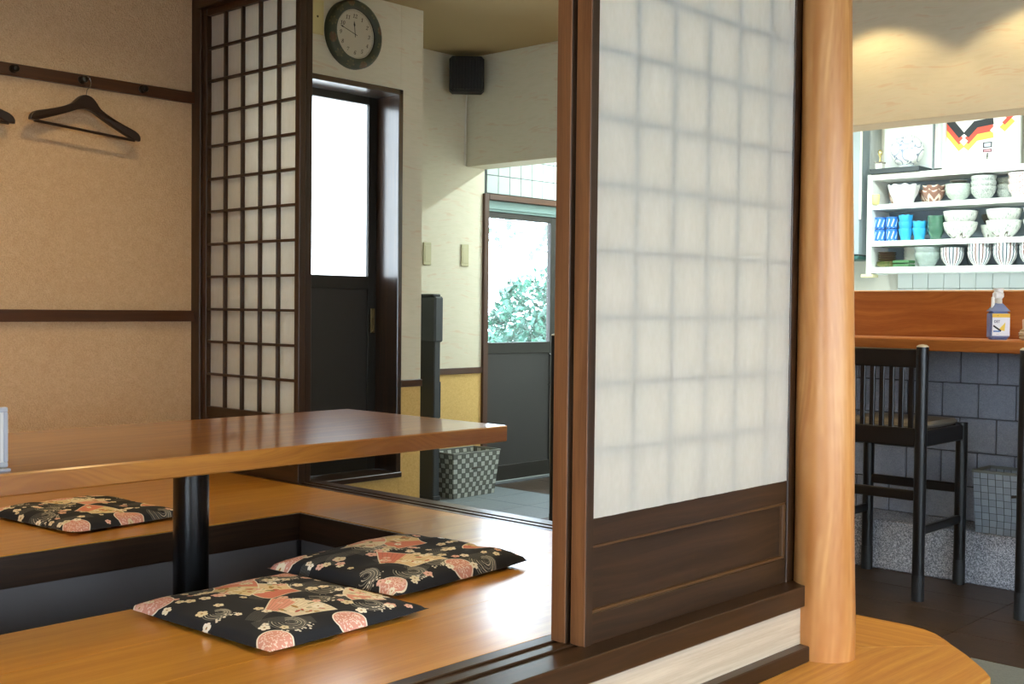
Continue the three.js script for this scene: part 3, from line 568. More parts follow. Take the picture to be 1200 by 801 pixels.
// ------------------------------------------------------------------ clock, plates, speaker
{
  const t = thing('wall_clock', 'round wall clock with a dark green patterned rim on the cream wall', 'clock', [3.786, 2.535, -4.65]);
  const face = canvasTex(512, 512, (c, w) => {
    c.fillStyle = '#c2bba6'; c.fillRect(0, 0, w, w); c.translate(w / 2, w / 2);
    c.strokeStyle = '#6b6248'; c.lineWidth = 2; c.beginPath(); c.arc(0, 0, 240, 0, 7); c.stroke();
    for (let i = 0; i < 60; i++) { const a = i * Math.PI / 30; c.beginPath(); c.moveTo(232 * Math.cos(a), 232 * Math.sin(a)); c.lineTo((i % 5 ? 240 : 222) * Math.cos(a), (i % 5 ? 240 : 222) * Math.sin(a)); c.stroke(); }
    c.fillStyle = '#3a342a'; c.font = 'italic bold 56px serif'; c.textAlign = 'center'; c.textBaseline = 'middle';
    for (let i = 1; i <= 12; i++) { const a = i * Math.PI / 6; c.fillText(String(i), 186 * Math.sin(a), -186 * Math.cos(a)); }
  });
  const rimTex = canvasTex(1024, 128, (c, w, h) => {
    c.fillStyle = '#3d4436'; c.fillRect(0, 0, w, h);
    for (let i = 0; i < 12; i++) { const x = (i + 0.5) * w / 12; c.fillStyle = i % 3 ? '#4b4c38' : '#63482f'; c.beginPath(); c.ellipse(x, h / 2, i % 3 ? 18 : 26, 30, 0, 0, 7); c.fill(); c.fillStyle = '#605c40'; for (let q = 0; q < 6; q++) { c.beginPath(); c.arc(x + 20 * Math.cos(q), h / 2 + 28 * Math.sin(q), 6, 0, 7); c.fill(); } }
  });
  const rim = lathe([[0.122, 0.036], [0.13, 0.048], [0.152, 0.05], [0.166, 0.042], [0.172, 0.028], [0.172, 0.0]], 64); rim.rotateX(Math.PI / 2);
  obj('rim', rim, M(0xffffff, 0.45, { map: rimTex }), t);
  const dial = new THREE.CircleGeometry(0.125, 48); dial.translate(0, 0, 0.026); obj('dial', dial, M(0xffffff, 0.6, { map: face }), t);
  obj('case_back', (() => { const g = new THREE.CylinderGeometry(0.165, 0.165, 0.02, 48); g.rotateX(Math.PI / 2); g.translate(0, 0, 0.012); return g; })(), mat.black, t);
  const hand = (len, wd, ang, blob) => { const s = new THREE.Shape(); s.moveTo(-wd, -0.015); s.lineTo(wd, -0.015); s.lineTo(wd, blob); s.lineTo(wd * 3.2, blob + 0.01); s.lineTo(0, len); s.lineTo(-wd * 3.2, blob + 0.01); s.lineTo(-wd, blob); s.closePath(); const g = new THREE.ExtrudeGeometry(s, { depth: 0.001, bevelEnabled: false }); g.rotateZ(-ang); g.translate(0, 0, 0.029); return g; };
  const hm = M(0x14130f, 0.5);
  obj('hour_hand', hand(0.066, 0.0016, 11.8 / 12 * Math.PI * 2, 0.036), hm, t);
  obj('minute_hand', hand(0.098, 0.0013, 48 / 60 * Math.PI * 2, 0.075), hm, t);
  const gl = new THREE.CircleGeometry(0.125, 48); gl.translate(0, 0, 0.036); obj('glass', gl, mat.glass, t);
}
{
  const t = thing('wall_plate', 'cream blank wall plate with one screw beside the clock', 'wall plate', [3.545, 2.585, -4.65]);
  obj('plate', boxE(-0.06, 0.06, -0.085, 0.085, 0, 0.014, 0.005), M(0xcfc28a, 0.5), t);
  const g = cyl(0.006, 0.006, 0, 0.003, 0, 0, 12); g.rotateX(Math.PI / 2); g.translate(0.018, 0, 0.0115); obj('screw', g, M(0x5a4a2c, 0.4, { metalness: 0.7 }), t);
}
const switchMaker = (x, y, label) => {
  const t = thing('light_switch', label, 'switch', [x, y, -5.32], 0, 'switches on the entrance wall');
  obj('plate', boxE(-0.034, 0.034, -0.07, 0.07, 0, 0.01, 0.004), mat.cream, t);
  obj('rocker', boxE(-0.022, 0.022, -0.05, 0.05, 0.009, 0.0115, 0.001), mat.cream, t);
};
switchMaker(4.935, 1.5, 'cream light switch above the slim dark grey unit');
switchMaker(5.262, 1.502, 'cream light switch beside the sliding door');
{
  const t = thing('speaker', 'black ribbed loudspeaker in the corner under the ceiling', 'speaker', [5.135, 2.497, -5.185], -Math.PI / 4);
  obj('cabinet', boxE(-0.108, 0.108, 0, 0.218, -0.07, 0.06, 0.018), M(0x0c0c0d, 0.6), t);
  for (let i = 0; i < 11; i++) obj('grille_rib', boxE(-0.095 + i * 0.019 - 0.0055, -0.095 + i * 0.019 + 0.0055, 0.014, 0.204, 0.058, 0.068, 0.003), M(0x131314, 0.55), t);
  obj('bracket', boxE(-0.03, 0.03, 0.07, 0.11, -0.125, -0.068, 0.003), mat.black, t);
  const cord = tube([[5.2, 2.53, -5.24], [5.243, 2.47, -5.295], [5.252, 2.35, -5.31], [5.25, 2.2, -5.311], [5.252, 2.07, -5.311]], 0.004, 24, 6);
  t.updateMatrix(); cord.applyMatrix4(t.matrix.clone().invert());
  obj('cord', cord, mat.white, t).userData.label = 'thin white cord running down the corner';
}
// slim dark unit against the entrance wall
{
  const t = thing('slim_unit', 'slim tall dark grey upright unit standing against the cream entrance wall', 'stand unit', [4.86, 0, -5.22]);
  const dk = M(0x25292c, 0.45), lt = M(0x343a3e, 0.4);
  obj('body', boxE(-0.03, 0.022, 0, 1.02, -0.098, 0.09, 0.006), dk, t);
  obj('head', boxE(-0.035, 0.038, 0.96, 1.235, -0.098, 0.098, 0.01), lt, t);
  obj('lid', boxE(-0.036, 0.03, 1.232, 1.25, -0.098, 0.08, 0.006), dk, t);
  obj('lower_pod', boxE(0.018, 0.03, 0.5, 0.72, -0.05, 0.088, 0.004), lt, t);
  obj('foot', boxE(-0.032, 0.028, 0, 0.03, -0.098, 0.094, 0.004), dk, t);
}
// woven baskets
function weaveTex(a, b, n, m) {
  return canvasTex(512, 512, (c, w) => { const sx = w / n, sy = w / m; c.fillStyle = '#20221f'; c.fillRect(0, 0, w, w); for (let i = 0; i < n; i++) for (let j = 0; j < m; j++) { c.fillStyle = (i + j) % 2 ? a : b; c.fillRect(i * sx + 1.5, j * sy + 1.5, sx - 3, sy - 3); } });
}
function basket(pos, w, d, h, flare, turn, texOut, label, withRim) {
  const t = thing('woven_basket', label, 'basket', pos, turn);
  const wall = (ax, sgn) => {                                // one sloping side
    const bw = ax === 'x' ? w : d, off = (ax === 'x' ? d : w) / 2, g = new THREE.BufferGeometry();
    const hb = bw / 2, ht = bw / 2 + flare, th = 0.006, P = [];
    const v = (u, y, o) => (ax === 'x' ? [u, y, sgn * o] : [sgn * o, y, -u]);
    const q = (a, b, c, e) => P.push(a, b, c, a, c, e);
    const A = v(-hb * sgn, 0, off), B = v(hb * sgn, 0, off), C = v(ht * sgn, h, off + flare), D = v(-ht * sgn, h, off + flare);
    const A2 = v(-hb * sgn, 0, off - th), B2 = v(hb * sgn, 0, off - th), C2 = v(ht * sgn, h, off + flare - th), D2 = v(-ht * sgn, h, off + flare - th);
    q(A, B, C, D); q(B2, A2, D2, C2); q(D, C, C2, D2);
    g.setAttribute('position', new THREE.Float32BufferAttribute(P.flat(), 3));
    const U = [0, 0, 1, 0, 1, 1, 0, 0, 1, 1, 0, 1]; const k = Math.max(1, Math.round(bw / 0.36 * 10) / 10);
    g.setAttribute('uv', new THREE.Float32BufferAttribute([...U, ...U, ...U].map((x, i) => (i % 2 ? x : x * (bw / 0.36))), 2));
    g.computeVertexNormals(); return g;
  };
  const m = M(0xffffff, 0.55, { map: texOut, side: THREE.DoubleSide }); m.map.wrapS = THREE.RepeatWrapping;
  for (const [ax, s] of [['x', 1], ['x', -1], ['z', 1], ['z', -1]]) obj('side_panel', wall(ax, s), m, t);
  obj('bottom', boxE(-w / 2, w / 2, 0, 0.006, -d / 2, d / 2, 0.001), m, t);
  if (withRim) { const W = w / 2 + flare, D = d / 2 + flare; obj('rim', [boxE(-W - 0.004, W + 0.004, h - 0.006, h + 0.006, D - 0.008, D + 0.003), boxE(-W - 0.004, W + 0.004, h - 0.006, h + 0.006, -D - 0.003, -D + 0.008), boxE(W - 0.008, W + 0.003, h - 0.006, h + 0.006, -D, D), boxE(-W - 0.003, -W + 0.008, h - 0.006, h + 0.006, -D, D)], M(0x6c6f68, 0.6), t); }
  obj('handle', [tube([[-0.045, h * 0.64, d / 2 + flare * 0.64 + 0.004], [-0.02, h * 0.66, d / 2 + flare * 0.64 + 0.014], [0.02, h * 0.66, d / 2 + flare * 0.64 + 0.014], [0.045, h * 0.64, d / 2 + flare * 0.64 + 0.004]], 0.006)], M(0x4a463e, 0.6), t);
  return t;
}
basket([5.155, 0, -5.2], 0.36, 0.19, 0.275, 0.025, 0, weaveTex('#b4bab2', '#60635c', 12, 9), 'grey and silver checked woven basket on the entrance floor', true);
basket([5.145, 0.224, -1.76], 0.40, 0.17, 0.265, 0.012, -Math.PI / 2, weaveTex('#8f98a0', '#848d95', 12, 9), 'silver woven basket on the footing under the counter', true);

// ------------------------------------------------------------------ bar stools
function makeStool(label) {
  const t = thing('bar_stool', label, 'stool', [4.59, 0, -2.217], 0, 'bar stools along the counter');
  const B = mat.black, r = 0.0245;                            // local x: 0 at the rear posts, 0.415 at the front legs
  for (const z of [-0.212, 0.212]) {
    const p = obj('rear_post', cyl(r, r, 0.002, 1.03, 0, z, 24), B, t);
    obj('post_cap', lathe([[r, 1.029], [r * 0.95, 1.034], [r * 0.6, 1.039], [0, 1.041]].map(([a, b]) => [a, b]), 24).translate(0, 0, z), M(0xb9b4a6, 0.5), p);
    obj('foot_sleeve', cyl(r + 0.0012, r + 0.0012, 0, 0.105, 0, z, 24), M(0x1d1f22, 0.5), p);
    const q = obj('front_leg', cyl(r, r, 0.002, 0.7, 0.415, z, 24), B, t);
    obj('foot_sleeve', cyl(r + 0.0012, r + 0.0012, 0, 0.105, 0.415, z, 24), M(0x1d1f22, 0.5), q);
  }
  obj('top_rail', boxE(-0.011, 0.011, 0.945, 1.022, -0.2, 0.2, 0.005), B, t);
  for (let i = 0; i < 9; i++) { const z = -0.168 + i * 0.042; obj('back_slat', boxE(-0.006, 0.006, 0.69, 0.95, z - 0.0105, z + 0.0105, 0.002), B, t); }
  obj('seat_rail', boxE(-0.013, 0.013, 0.625, 0.7, -0.2, 0.2, 0.004), B, t);
  obj('seat_rail', boxE(0.402, 0.428, 0.625, 0.69, -0.2, 0.2, 0.004), B, t);
  for (const z of [-0.212, 0.212]) obj('seat_rail', boxE(0.01, 0.405, 0.625, 0.69, z - 0.013, z + 0.013, 0.004), B, t);
  obj('seat_pad', boxE(0.012, 0.432, 0.686, 0.716, -0.19, 0.19, 0.012), M(0x77726a, 0.75), t);
  obj('stretcher', boxE(-0.012, 0.012, 0.405, 0.445, -0.2, 0.2, 0.004), B, t);
  obj('stretcher', boxE(0.403, 0.427, 0.395, 0.435, -0.2, 0.2, 0.004), B, t);
  for (const z of [-0.212, 0.212]) obj('stretcher', boxE(0.01, 0.405, 0.265, 0.3, z - 0.011, z + 0.011, 0.004), B, t);
  return t;
}
const stool = makeStool('black slatted bar stool beside the pillar, seat pushed under the counter');
{ const a = dup(stool, 'black bar stool next to the spray bottle, only its rear post in view'); a.position.z = -1.385; const b = dup(stool, 'black bar stool at the far end by the sliding door, rear post showing'); b.position.z = -3.75; }

// ------------------------------------------------------------------ things on the counter
{
  const lab = canvasTex(256, 256, (c, w, h) => {
    c.fillStyle = '#dfe3ea'; c.fillRect(0, 0, w, h); c.fillStyle = '#e0b634'; c.fillRect(0, 0, w, 44); c.fillStyle = '#4d5a2c'; c.font = 'bold 30px sans-serif'; c.fillText('-  -  =', 20, 34);
    c.fillStyle = '#e3c548'; c.beginPath(); c.moveTo(90, 190); c.lineTo(190, 100); c.lineTo(180, 200); c.fill();
    c.fillStyle = '#3c3f66'; c.font = 'bold 46px sans-serif'; c.fillText('OET', 24, 108); c.fillStyle = '#15161c'; c.save(); c.translate(20, 130); c.rotate(0.5); c.fillRect(0, 0, 130, 20); c.restore();
    c.fillStyle = '#3b6fb8'; c.fillRect(16, 196, 96, 16); c.fillStyle = '#454549'; c.font = '26px sans-serif'; c.fillText('-----', 60, 244);
  });
  const t = thing('spray_bottle', 'blue liquid spray bottle with white cap on the counter', 'bottle', [4.96, 1.06, -1.845], -0.75);
  const blue = M(0x93a7d6, 0.12, { physical: 1, transmission: 0.35, thickness: 0 });
  obj('body', boxE(-0.042, 0.042, 0, 0.118, -0.026, 0.026, 0.012), blue, t);
  const sh = new THREE.CylinderGeometry(0.016, 0.05, 0.035, 4, 1); sh.rotateY(Math.PI / 4); sh.scale(1.15, 1, 0.72); sh.translate(0, 0.135, 0); obj('shoulder', sh.toNonIndexed(), blue, t);
  obj('neck', cyl(0.015, 0.014, 0.15, 0.172, 0, 0, 20), mat.white, t);
  obj('spray_head', [boxE(-0.024, 0.02, 0.17, 0.2, -0.014, 0.014, 0.008), cyl(0.018, 0.021, 0.196, 0.214, 0, 0, 20), boxE(-0.03, -0.018, 0.13, 0.178, -0.006, 0.006, 0.003)], M(0xf2f2ee, 0.4), t);
  const lg = new THREE.PlaneGeometry(0.076, 0.092); lg.translate(0, 0.062, 0.0265); obj('front_label', lg, M(0xffffff, 0.5, { map: lab, side: THREE.DoubleSide }), t);
  const t2 = thing('toothpick_jar', 'small woven pot with a pale bundle of picks on the counter', 'jar', [4.97, 1.06, -1.722]);
  obj('pot', lathe([[0, 0], [0.03, 0], [0.037, 0.012], [0.038, 0.03], [0.03, 0.044], [0.026, 0.046]], 24), M(0xc9b795, 0.8), t2);
  for (let k = 0; k < 4; k++) obj('woven_band', (() => { const g = new THREE.TorusGeometry([0.0355, 0.0385, 0.0375, 0.033][k], 0.003, 6, 24); g.rotateX(Math.PI / 2); g.translate(0, 0.01 + k * 0.01, 0); return g; })(), M(k % 2 ? 0xa58b5e : 0xd8caa9, 0.8), t2);
  obj('pick_bundle', lathe([[0, 0.02], [0.024, 0.03], [0.027, 0.082], [0.024, 0.086], [0, 0.087]], 20), M(0xe0c9b4, 0.8), t2);
}

// ------------------------------------------------------------------ kitchen shelf and crockery
{
  const t = thing('wall_shelf', 'white open wall shelf crowded with crockery in the kitchen', 'shelf', [7.03, 1.405, -2.4]);
  const S = mat.shelfWhite, y = (v) => v - 1.405, z0 = -0.992, z1 = 1.2;
  obj('side_board', boxE(-0.13, 0.12, 0, y(2.026), z0, z0 + 0.032, 0.002), S, t);
  obj('side_board', boxE(-0.13, 0.12, 0, y(2.026), z1 - 0.032, z1, 0.002), S, t);
  for (const [a, b] of [[1.412, 1.448], [1.578, 1.61], [1.806, 1.838], [1.99, 2.026]]) obj('shelf_board', boxE(-0.13, 0.12, y(a), y(b), z0 + 0.032, z1 - 0.032, 0.002), S, t);
  obj('back_board', boxE(0.112, 0.12, 0.01, y(1.99), z0 + 0.03, z1 - 0.03, 0.001), M(0x9aa5ae, 0.6), t);
  obj('corner_foot', boxE(-0.14, -0.06, -0.02, 0.0, z0 - 0.03, z0 + 0.05, 0.003), M(0xd8cfa4, 0.6), t);
}
const bowlTex = {
  stripe: canvasTex(512, 128, (c, w, h) => { c.fillStyle = '#e9ecea'; c.fillRect(0, 0, w, h); for (let i = 0; i < 20; i++) { c.fillStyle = i % 3 ? '#4b5560' : '#7a5348'; c.fillRect(i * w / 20, 8, w / 52, h - 20); } }),
  speckle: tex(128, 128, (u, v) => mix(hex(0x7d8580), hex(0xd2d6cf), Math.min(1, nC(u, v) * 1.3))),
  dotted: tex(128, 128, (u, v) => (nC(u, v) > 0.78 ? hex(0x9c5a5a) : hex(0xe2e0da))),
  celadon: tex(64, 64, (u, v) => mix(hex(0xa9b5ab), hex(0xc3ccc2), nC(u, v))),
  brushed: canvasTex(512, 128, (c, w, h) => { c.fillStyle = '#d9dbd2'; c.fillRect(0, 0, w, h); let s = 5; const R = () => { s = (s * 1664525 + 1013904223) >>> 0; return s / 4294967296; }; for (let i = 0; i < 900; i++) { c.fillStyle = 'rgba(110,118,116,0.45)'; c.fillRect(R() * w, R() * h, 3, 3); } c.strokeStyle = '#5c5346'; c.lineWidth = 5; for (let i = 0; i < 5; i++) { const x = 40 + i * 104; c.beginPath(); c.arc(x, 92, 9, 2.6, 6.6); c.stroke(); c.beginPath(); c.moveTo(x + 10, 96); c.lineTo(x + 46, 92); c.stroke(); } }),
  brown: canvasTex(256, 128, (c, w, h) => { c.fillStyle = '#8a6658'; c.fillRect(0, 0, w, h); c.strokeStyle = '#d8c4b2'; c.lineWidth = 9; for (let j = 0; j < 4; j++) { c.beginPath(); for (let i = 0; i <= 32; i++) { const x = i * 8, y = 18 + j * 32 + 9 * Math.sin(i * 1.2); i ? c.lineTo(x, y) : c.moveTo(x, y); } c.stroke(); } }),
  blue: canvasTex(256, 256, (c, w, h) => { c.fillStyle = '#2f6fc4'; c.fillRect(0, 0, w, h); c.strokeStyle = '#bfe2f4'; c.lineWidth = 9; for (let j = 0; j < 6; j++) for (let i = 0; i < 8; i++) { c.beginPath(); c.moveTo(i * 32 + 6, j * 43 + 38); c.lineTo(i * 32 + 24, j * 43 + 8); c.stroke(); } }),
  leafy: tex(64, 64, (u, v) => (nA(u * 0.4, v * 0.4) > 0.5 ? hex(0x5d7a3e) : hex(0x9a8d5c))),
};
function bowlGeo(r, h, foot, wave = 0, waves = 8, seg = 40) {
  const pts = [[0, 0.004], [foot * 0.8, 0.004], [foot * 0.82, 0], [foot, 0], [foot * 1.02, h * 0.1], [r * 0.72, h * 0.28], [r * 0.9, h * 0.55], [r * 0.98, h * 0.85], [r, h], [r * 0.965, h], [r * 0.94, h * 0.85], [r * 0.85, h * 0.55], [r * 0.65, h * 0.3], [foot * 0.8, h * 0.16], [0, h * 0.14]];
  const g = lathe(pts, seg);
  if (wave) { const p = g.attributes.position; for (let i = 0; i < p.count; i++) { const a = Math.atan2(p.getZ(i), p.getX(i)), k = Math.max(0, p.getY(i) / h - 0.4) / 0.6; const f = 1 + wave * k * Math.cos(a * waves); p.setX(i, p.getX(i) * f); p.setZ(i, p.getZ(i) * f); p.setY(i, p.getY(i) + wave * 0.6 * h * k * Math.cos(a * waves)); } g.computeVertexNormals(); }
  return g;
}
const crockMat = { stripe: M(0xffffff, 0.3, { map: bowlTex.stripe }), speckle: M(0xffffff, 0.4, { map: bowlTex.speckle }), dotted: M(0xffffff, 0.4, { map: bowlTex.dotted }), celadon: M(0xffffff, 0.35, { map: bowlTex.celadon }), brushed: M(0xffffff, 0.4, { map: bowlTex.brushed }), brown: M(0xffffff, 0.4, { map: bowlTex.brown }), blue: M(0xffffff, 0.35, { map: bowlTex.blue }), white: M(0xf0f2f0, 0.3), cyan: M(0x3aa4d8, 0.3), leafy: M(0xffffff, 0.5, { map: bowlTex.leafy }), darkGlaze: M(0x5c5850, 0.4), green: M(0x7fb59c, 0.08, { physical: 1, transmission: 0.7, thickness: 0 }), clear: M(0xeaf2ee, 0.08, { physical: 1, transmission: 0.75, thickness: 0 }), yellow: M(0xd9cc86, 0.4), slate: M(0x55606a, 0.4) };
const geoCache = new Map();
function stack(name, category, group, key, make, m, x, y, z, count, step, label) {
  if (!geoCache.has(key)) geoCache.set(key, make());
  for (let i = 0; i < count; i++) {
    const o = obj(name, geoCache.get(key), m); o.position.set(x, y + i * step, z); o.rotation.y = z * 5;
    const place = count === 1 ? '' : ', ' + ['lowest', 'second', 'third', 'fourth'][i] + ' of stack';
    tag(o, label + place, category, group);
  }
}
const XS = 6.97, XR = 7.083, Y1 = 1.838, Y2 = 1.61, Y3 = 1.448, G1 = 'crockery on the upper shelf', G2 = 'crockery on the middle shelf', G3 = 'crockery on the bottom shelf';
// upper shelf
stack('cup', 'cup', G1, 'cupY', () => lathe([[0, 0], [0.02, 0], [0.024, 0.03], [0.024, 0.062], [0.021, 0.062], [0.02, 0.01], [0, 0.008]], 20), crockMat.yellow, XS - 0.07, Y1, -3.335, 1, 0, 'small yellow cup at the end of the upper shelf');
stack('bowl', 'bowl', G1, 'scB', () => bowlGeo(0.05, 0.085, 0.03, 0.10), crockMat.brown, XR, Y1, -3.282, 1, 0, 'brown scalloped bowl behind the white scalloped bowl');
stack('bowl', 'bowl', G1, 'scW', () => bowlGeo(0.092, 0.115, 0.058, 0.07, 9), crockMat.white, XS, Y1, -3.185, 1, 0, 'white scalloped bowl on the upper shelf');
stack('bowl', 'bowl', G1, 'scB', null, crockMat.brown, XR, Y1, -3.08, 1, 0, 'brown scalloped bowl between the white bowl and the brown stack');
stack('bowl', 'bowl', G1, 'scB2', () => bowlGeo(0.064, 0.07, 0.034, 0.09), crockMat.brown, XS, Y1, -2.995, 2, 0.03, 'brown scalloped bowl beside the grey green bowls');
stack('bowl', 'bowl', G1, 'cel', () => bowlGeo(0.075, 0.078, 0.034), crockMat.celadon, XS, Y1, -2.845, 2, 0.022, 'grey green bowl on the upper shelf');
stack('spoon_rest', 'dish', G1, 'dkd', () => bowlGeo(0.05, 0.02, 0.02), crockMat.darkGlaze, XS, Y1 + 0.103, -2.845, 1, 0, 'dark little dish lying in the grey green bowls');
stack('bowl', 'bowl', G1, 'spk', () => bowlGeo(0.072, 0.075, 0.036), crockMat.speckle, XS, Y1, -2.695, 3, 0.032, 'grey speckled bowl in the front stack of the upper shelf');
stack('bowl', 'bowl', G1, 'spk2', () => bowlGeo(0.054, 0.06, 0.03), crockMat.speckle, XR, Y1, -2.605, 3, 0.036, 'small speckled bowl in the rear stack of the upper shelf');
stack('bowl', 'bowl', G1, 'dot', () => bowlGeo(0.075, 0.075, 0.05), crockMat.dotted, XS, Y1, -2.475, 3, 0.034, 'white bowl with red dots on the upper shelf');
// middle shelf
const cupG = () => lathe([[0, 0.003], [0.03, 0], [0.034, 0.01], [0.036, 0.075], [0.033, 0.075], [0.031, 0.012], [0, 0.01]], 24);
for (const [z, w] of [[-3.335, 'against the shelf side'], [-3.258, 'next to the light blue beakers']]) stack('cup', 'cup', G2, 'cupB', cupG, crockMat.blue, XS, Y2, z, 2, 0.076, 'blue and white patterned cup ' + w);
for (const [z, w, k] of [[-3.168, 'beside the patterned cups', 3], [-3.08, 'beside the green glasses', 2]]) stack('beaker', 'beaker', G2, 'beak', () => bowlGeo(0.042, 0.075, 0.03, 0.05, 7), crockMat.cyan, XS, Y2, z, k, 0.042, 'light blue beaker ' + w);
stack('glass_bowl', 'glass bowl', G2, 'grn', () => bowlGeo(0.05, 0.08, 0.03), crockMat.green, XS, Y2, -2.978, 4, 0.022, 'green glass bowl on the middle shelf');
for (const [z, w] of [[-2.828, 'beside the green glasses'], [-2.572, 'farther along from the green glasses']]) stack('bowl', 'bowl', G2, 'bru', () => bowlGeo(0.098, 0.1, 0.05), crockMat.brushed, XS, Y2, z, 2, 0.066, 'large pale bowl with brown brush marks ' + w);
stack('bowl', 'bowl', G2, 'bru2', () => bowlGeo(0.056, 0.085, 0.036), crockMat.brushed, XR, Y2, -2.69, 1, 0, 'pale brush marked bowl between the two large stacks');
stack('bowl', 'bowl', G2, 'dk2', () => bowlGeo(0.054, 0.06, 0.03), crockMat.darkGlaze, XR, Y2 + 0.088, -2.69, 1, 0, 'dark bowl between the two large stacks, topmost');
stack('bowl', 'bowl', G2, 'bru', null, crockMat.brushed, XS, Y2, -2.36, 2, 0.066, 'large pale bowl with brown brush marks at the end of the row');
// bottom shelf
const plateG = () => lathe([[0, 0.004], [0.035, 0], [0.04, 0.003], [0.063, 0.014], [0.065, 0.017], [0.061, 0.017], [0.038, 0.007], [0, 0.008]], 28);
stack('plate', 'plate', G3, 'pl1', plateG, crockMat.leafy, XS + 0.01, Y3, -3.29, 3, 0.009, 'mottled green plate on the bottom shelf');
stack('plate', 'plate', G3, 'pl2', () => lathe([[0, 0.004], [0.035, 0], [0.055, 0.016], [0.052, 0.018], [0, 0.008]], 24), M(0x574536, 0.5), XS + 0.01, Y3 + 0.036, -3.29, 4, 0.014, 'brown plate stacked on the mottled green plates');
stack('dish', 'dish', G3, 'dsh', () => boxE(-0.04, 0.04, 0, 0.018, -0.055, 0.055, 0.004), M(0x47734a, 0.45), XS - 0.025, Y3, -3.165, 2, 0.023, 'small green rectangular dish in front of the white bowls');
stack('bowl', 'bowl', G3, 'wht', () => bowlGeo(0.06, 0.06, 0.035), crockMat.white, XR, Y3, -3.165, 4, 0.022, 'white bowl behind the green dishes');
stack('glass_bowl', 'glass bowl', G3, 'clr', () => bowlGeo(0.077, 0.085, 0.045), crockMat.clear, XS, Y3, -3.028, 2, 0.034, 'clear glass bowl beside the striped bowls');
stack('glass_bowl', 'glass bowl', G3, 'clr2', () => bowlGeo(0.045, 0.075, 0.03), crockMat.clear, XR, Y3, -2.94, 2, 0.034, 'small clear glass bowl next to the striped bowls');
const strG = () => bowlGeo(0.068, 0.085, 0.034);
for (const [z, n, w] of [[-2.873, 2, 'beside the clear glass bowls'], [-2.71, 3, 'in the second striped stack'], [-2.56, 3, 'in the third striped stack'], [-2.41, 3, 'in the fourth striped stack']]) stack('bowl', 'bowl', G3, 'str', strG, crockMat.stripe, XS, Y3, z, n, 0.026, 'white bowl with dark stripes ' + w);
stack('bowl', 'bowl', G3, 'sl', () => bowlGeo(0.045, 0.085, 0.03), crockMat.slate, XR, Y3, -2.79, 2, 0.03, 'slate grey bowl behind the striped bowls');
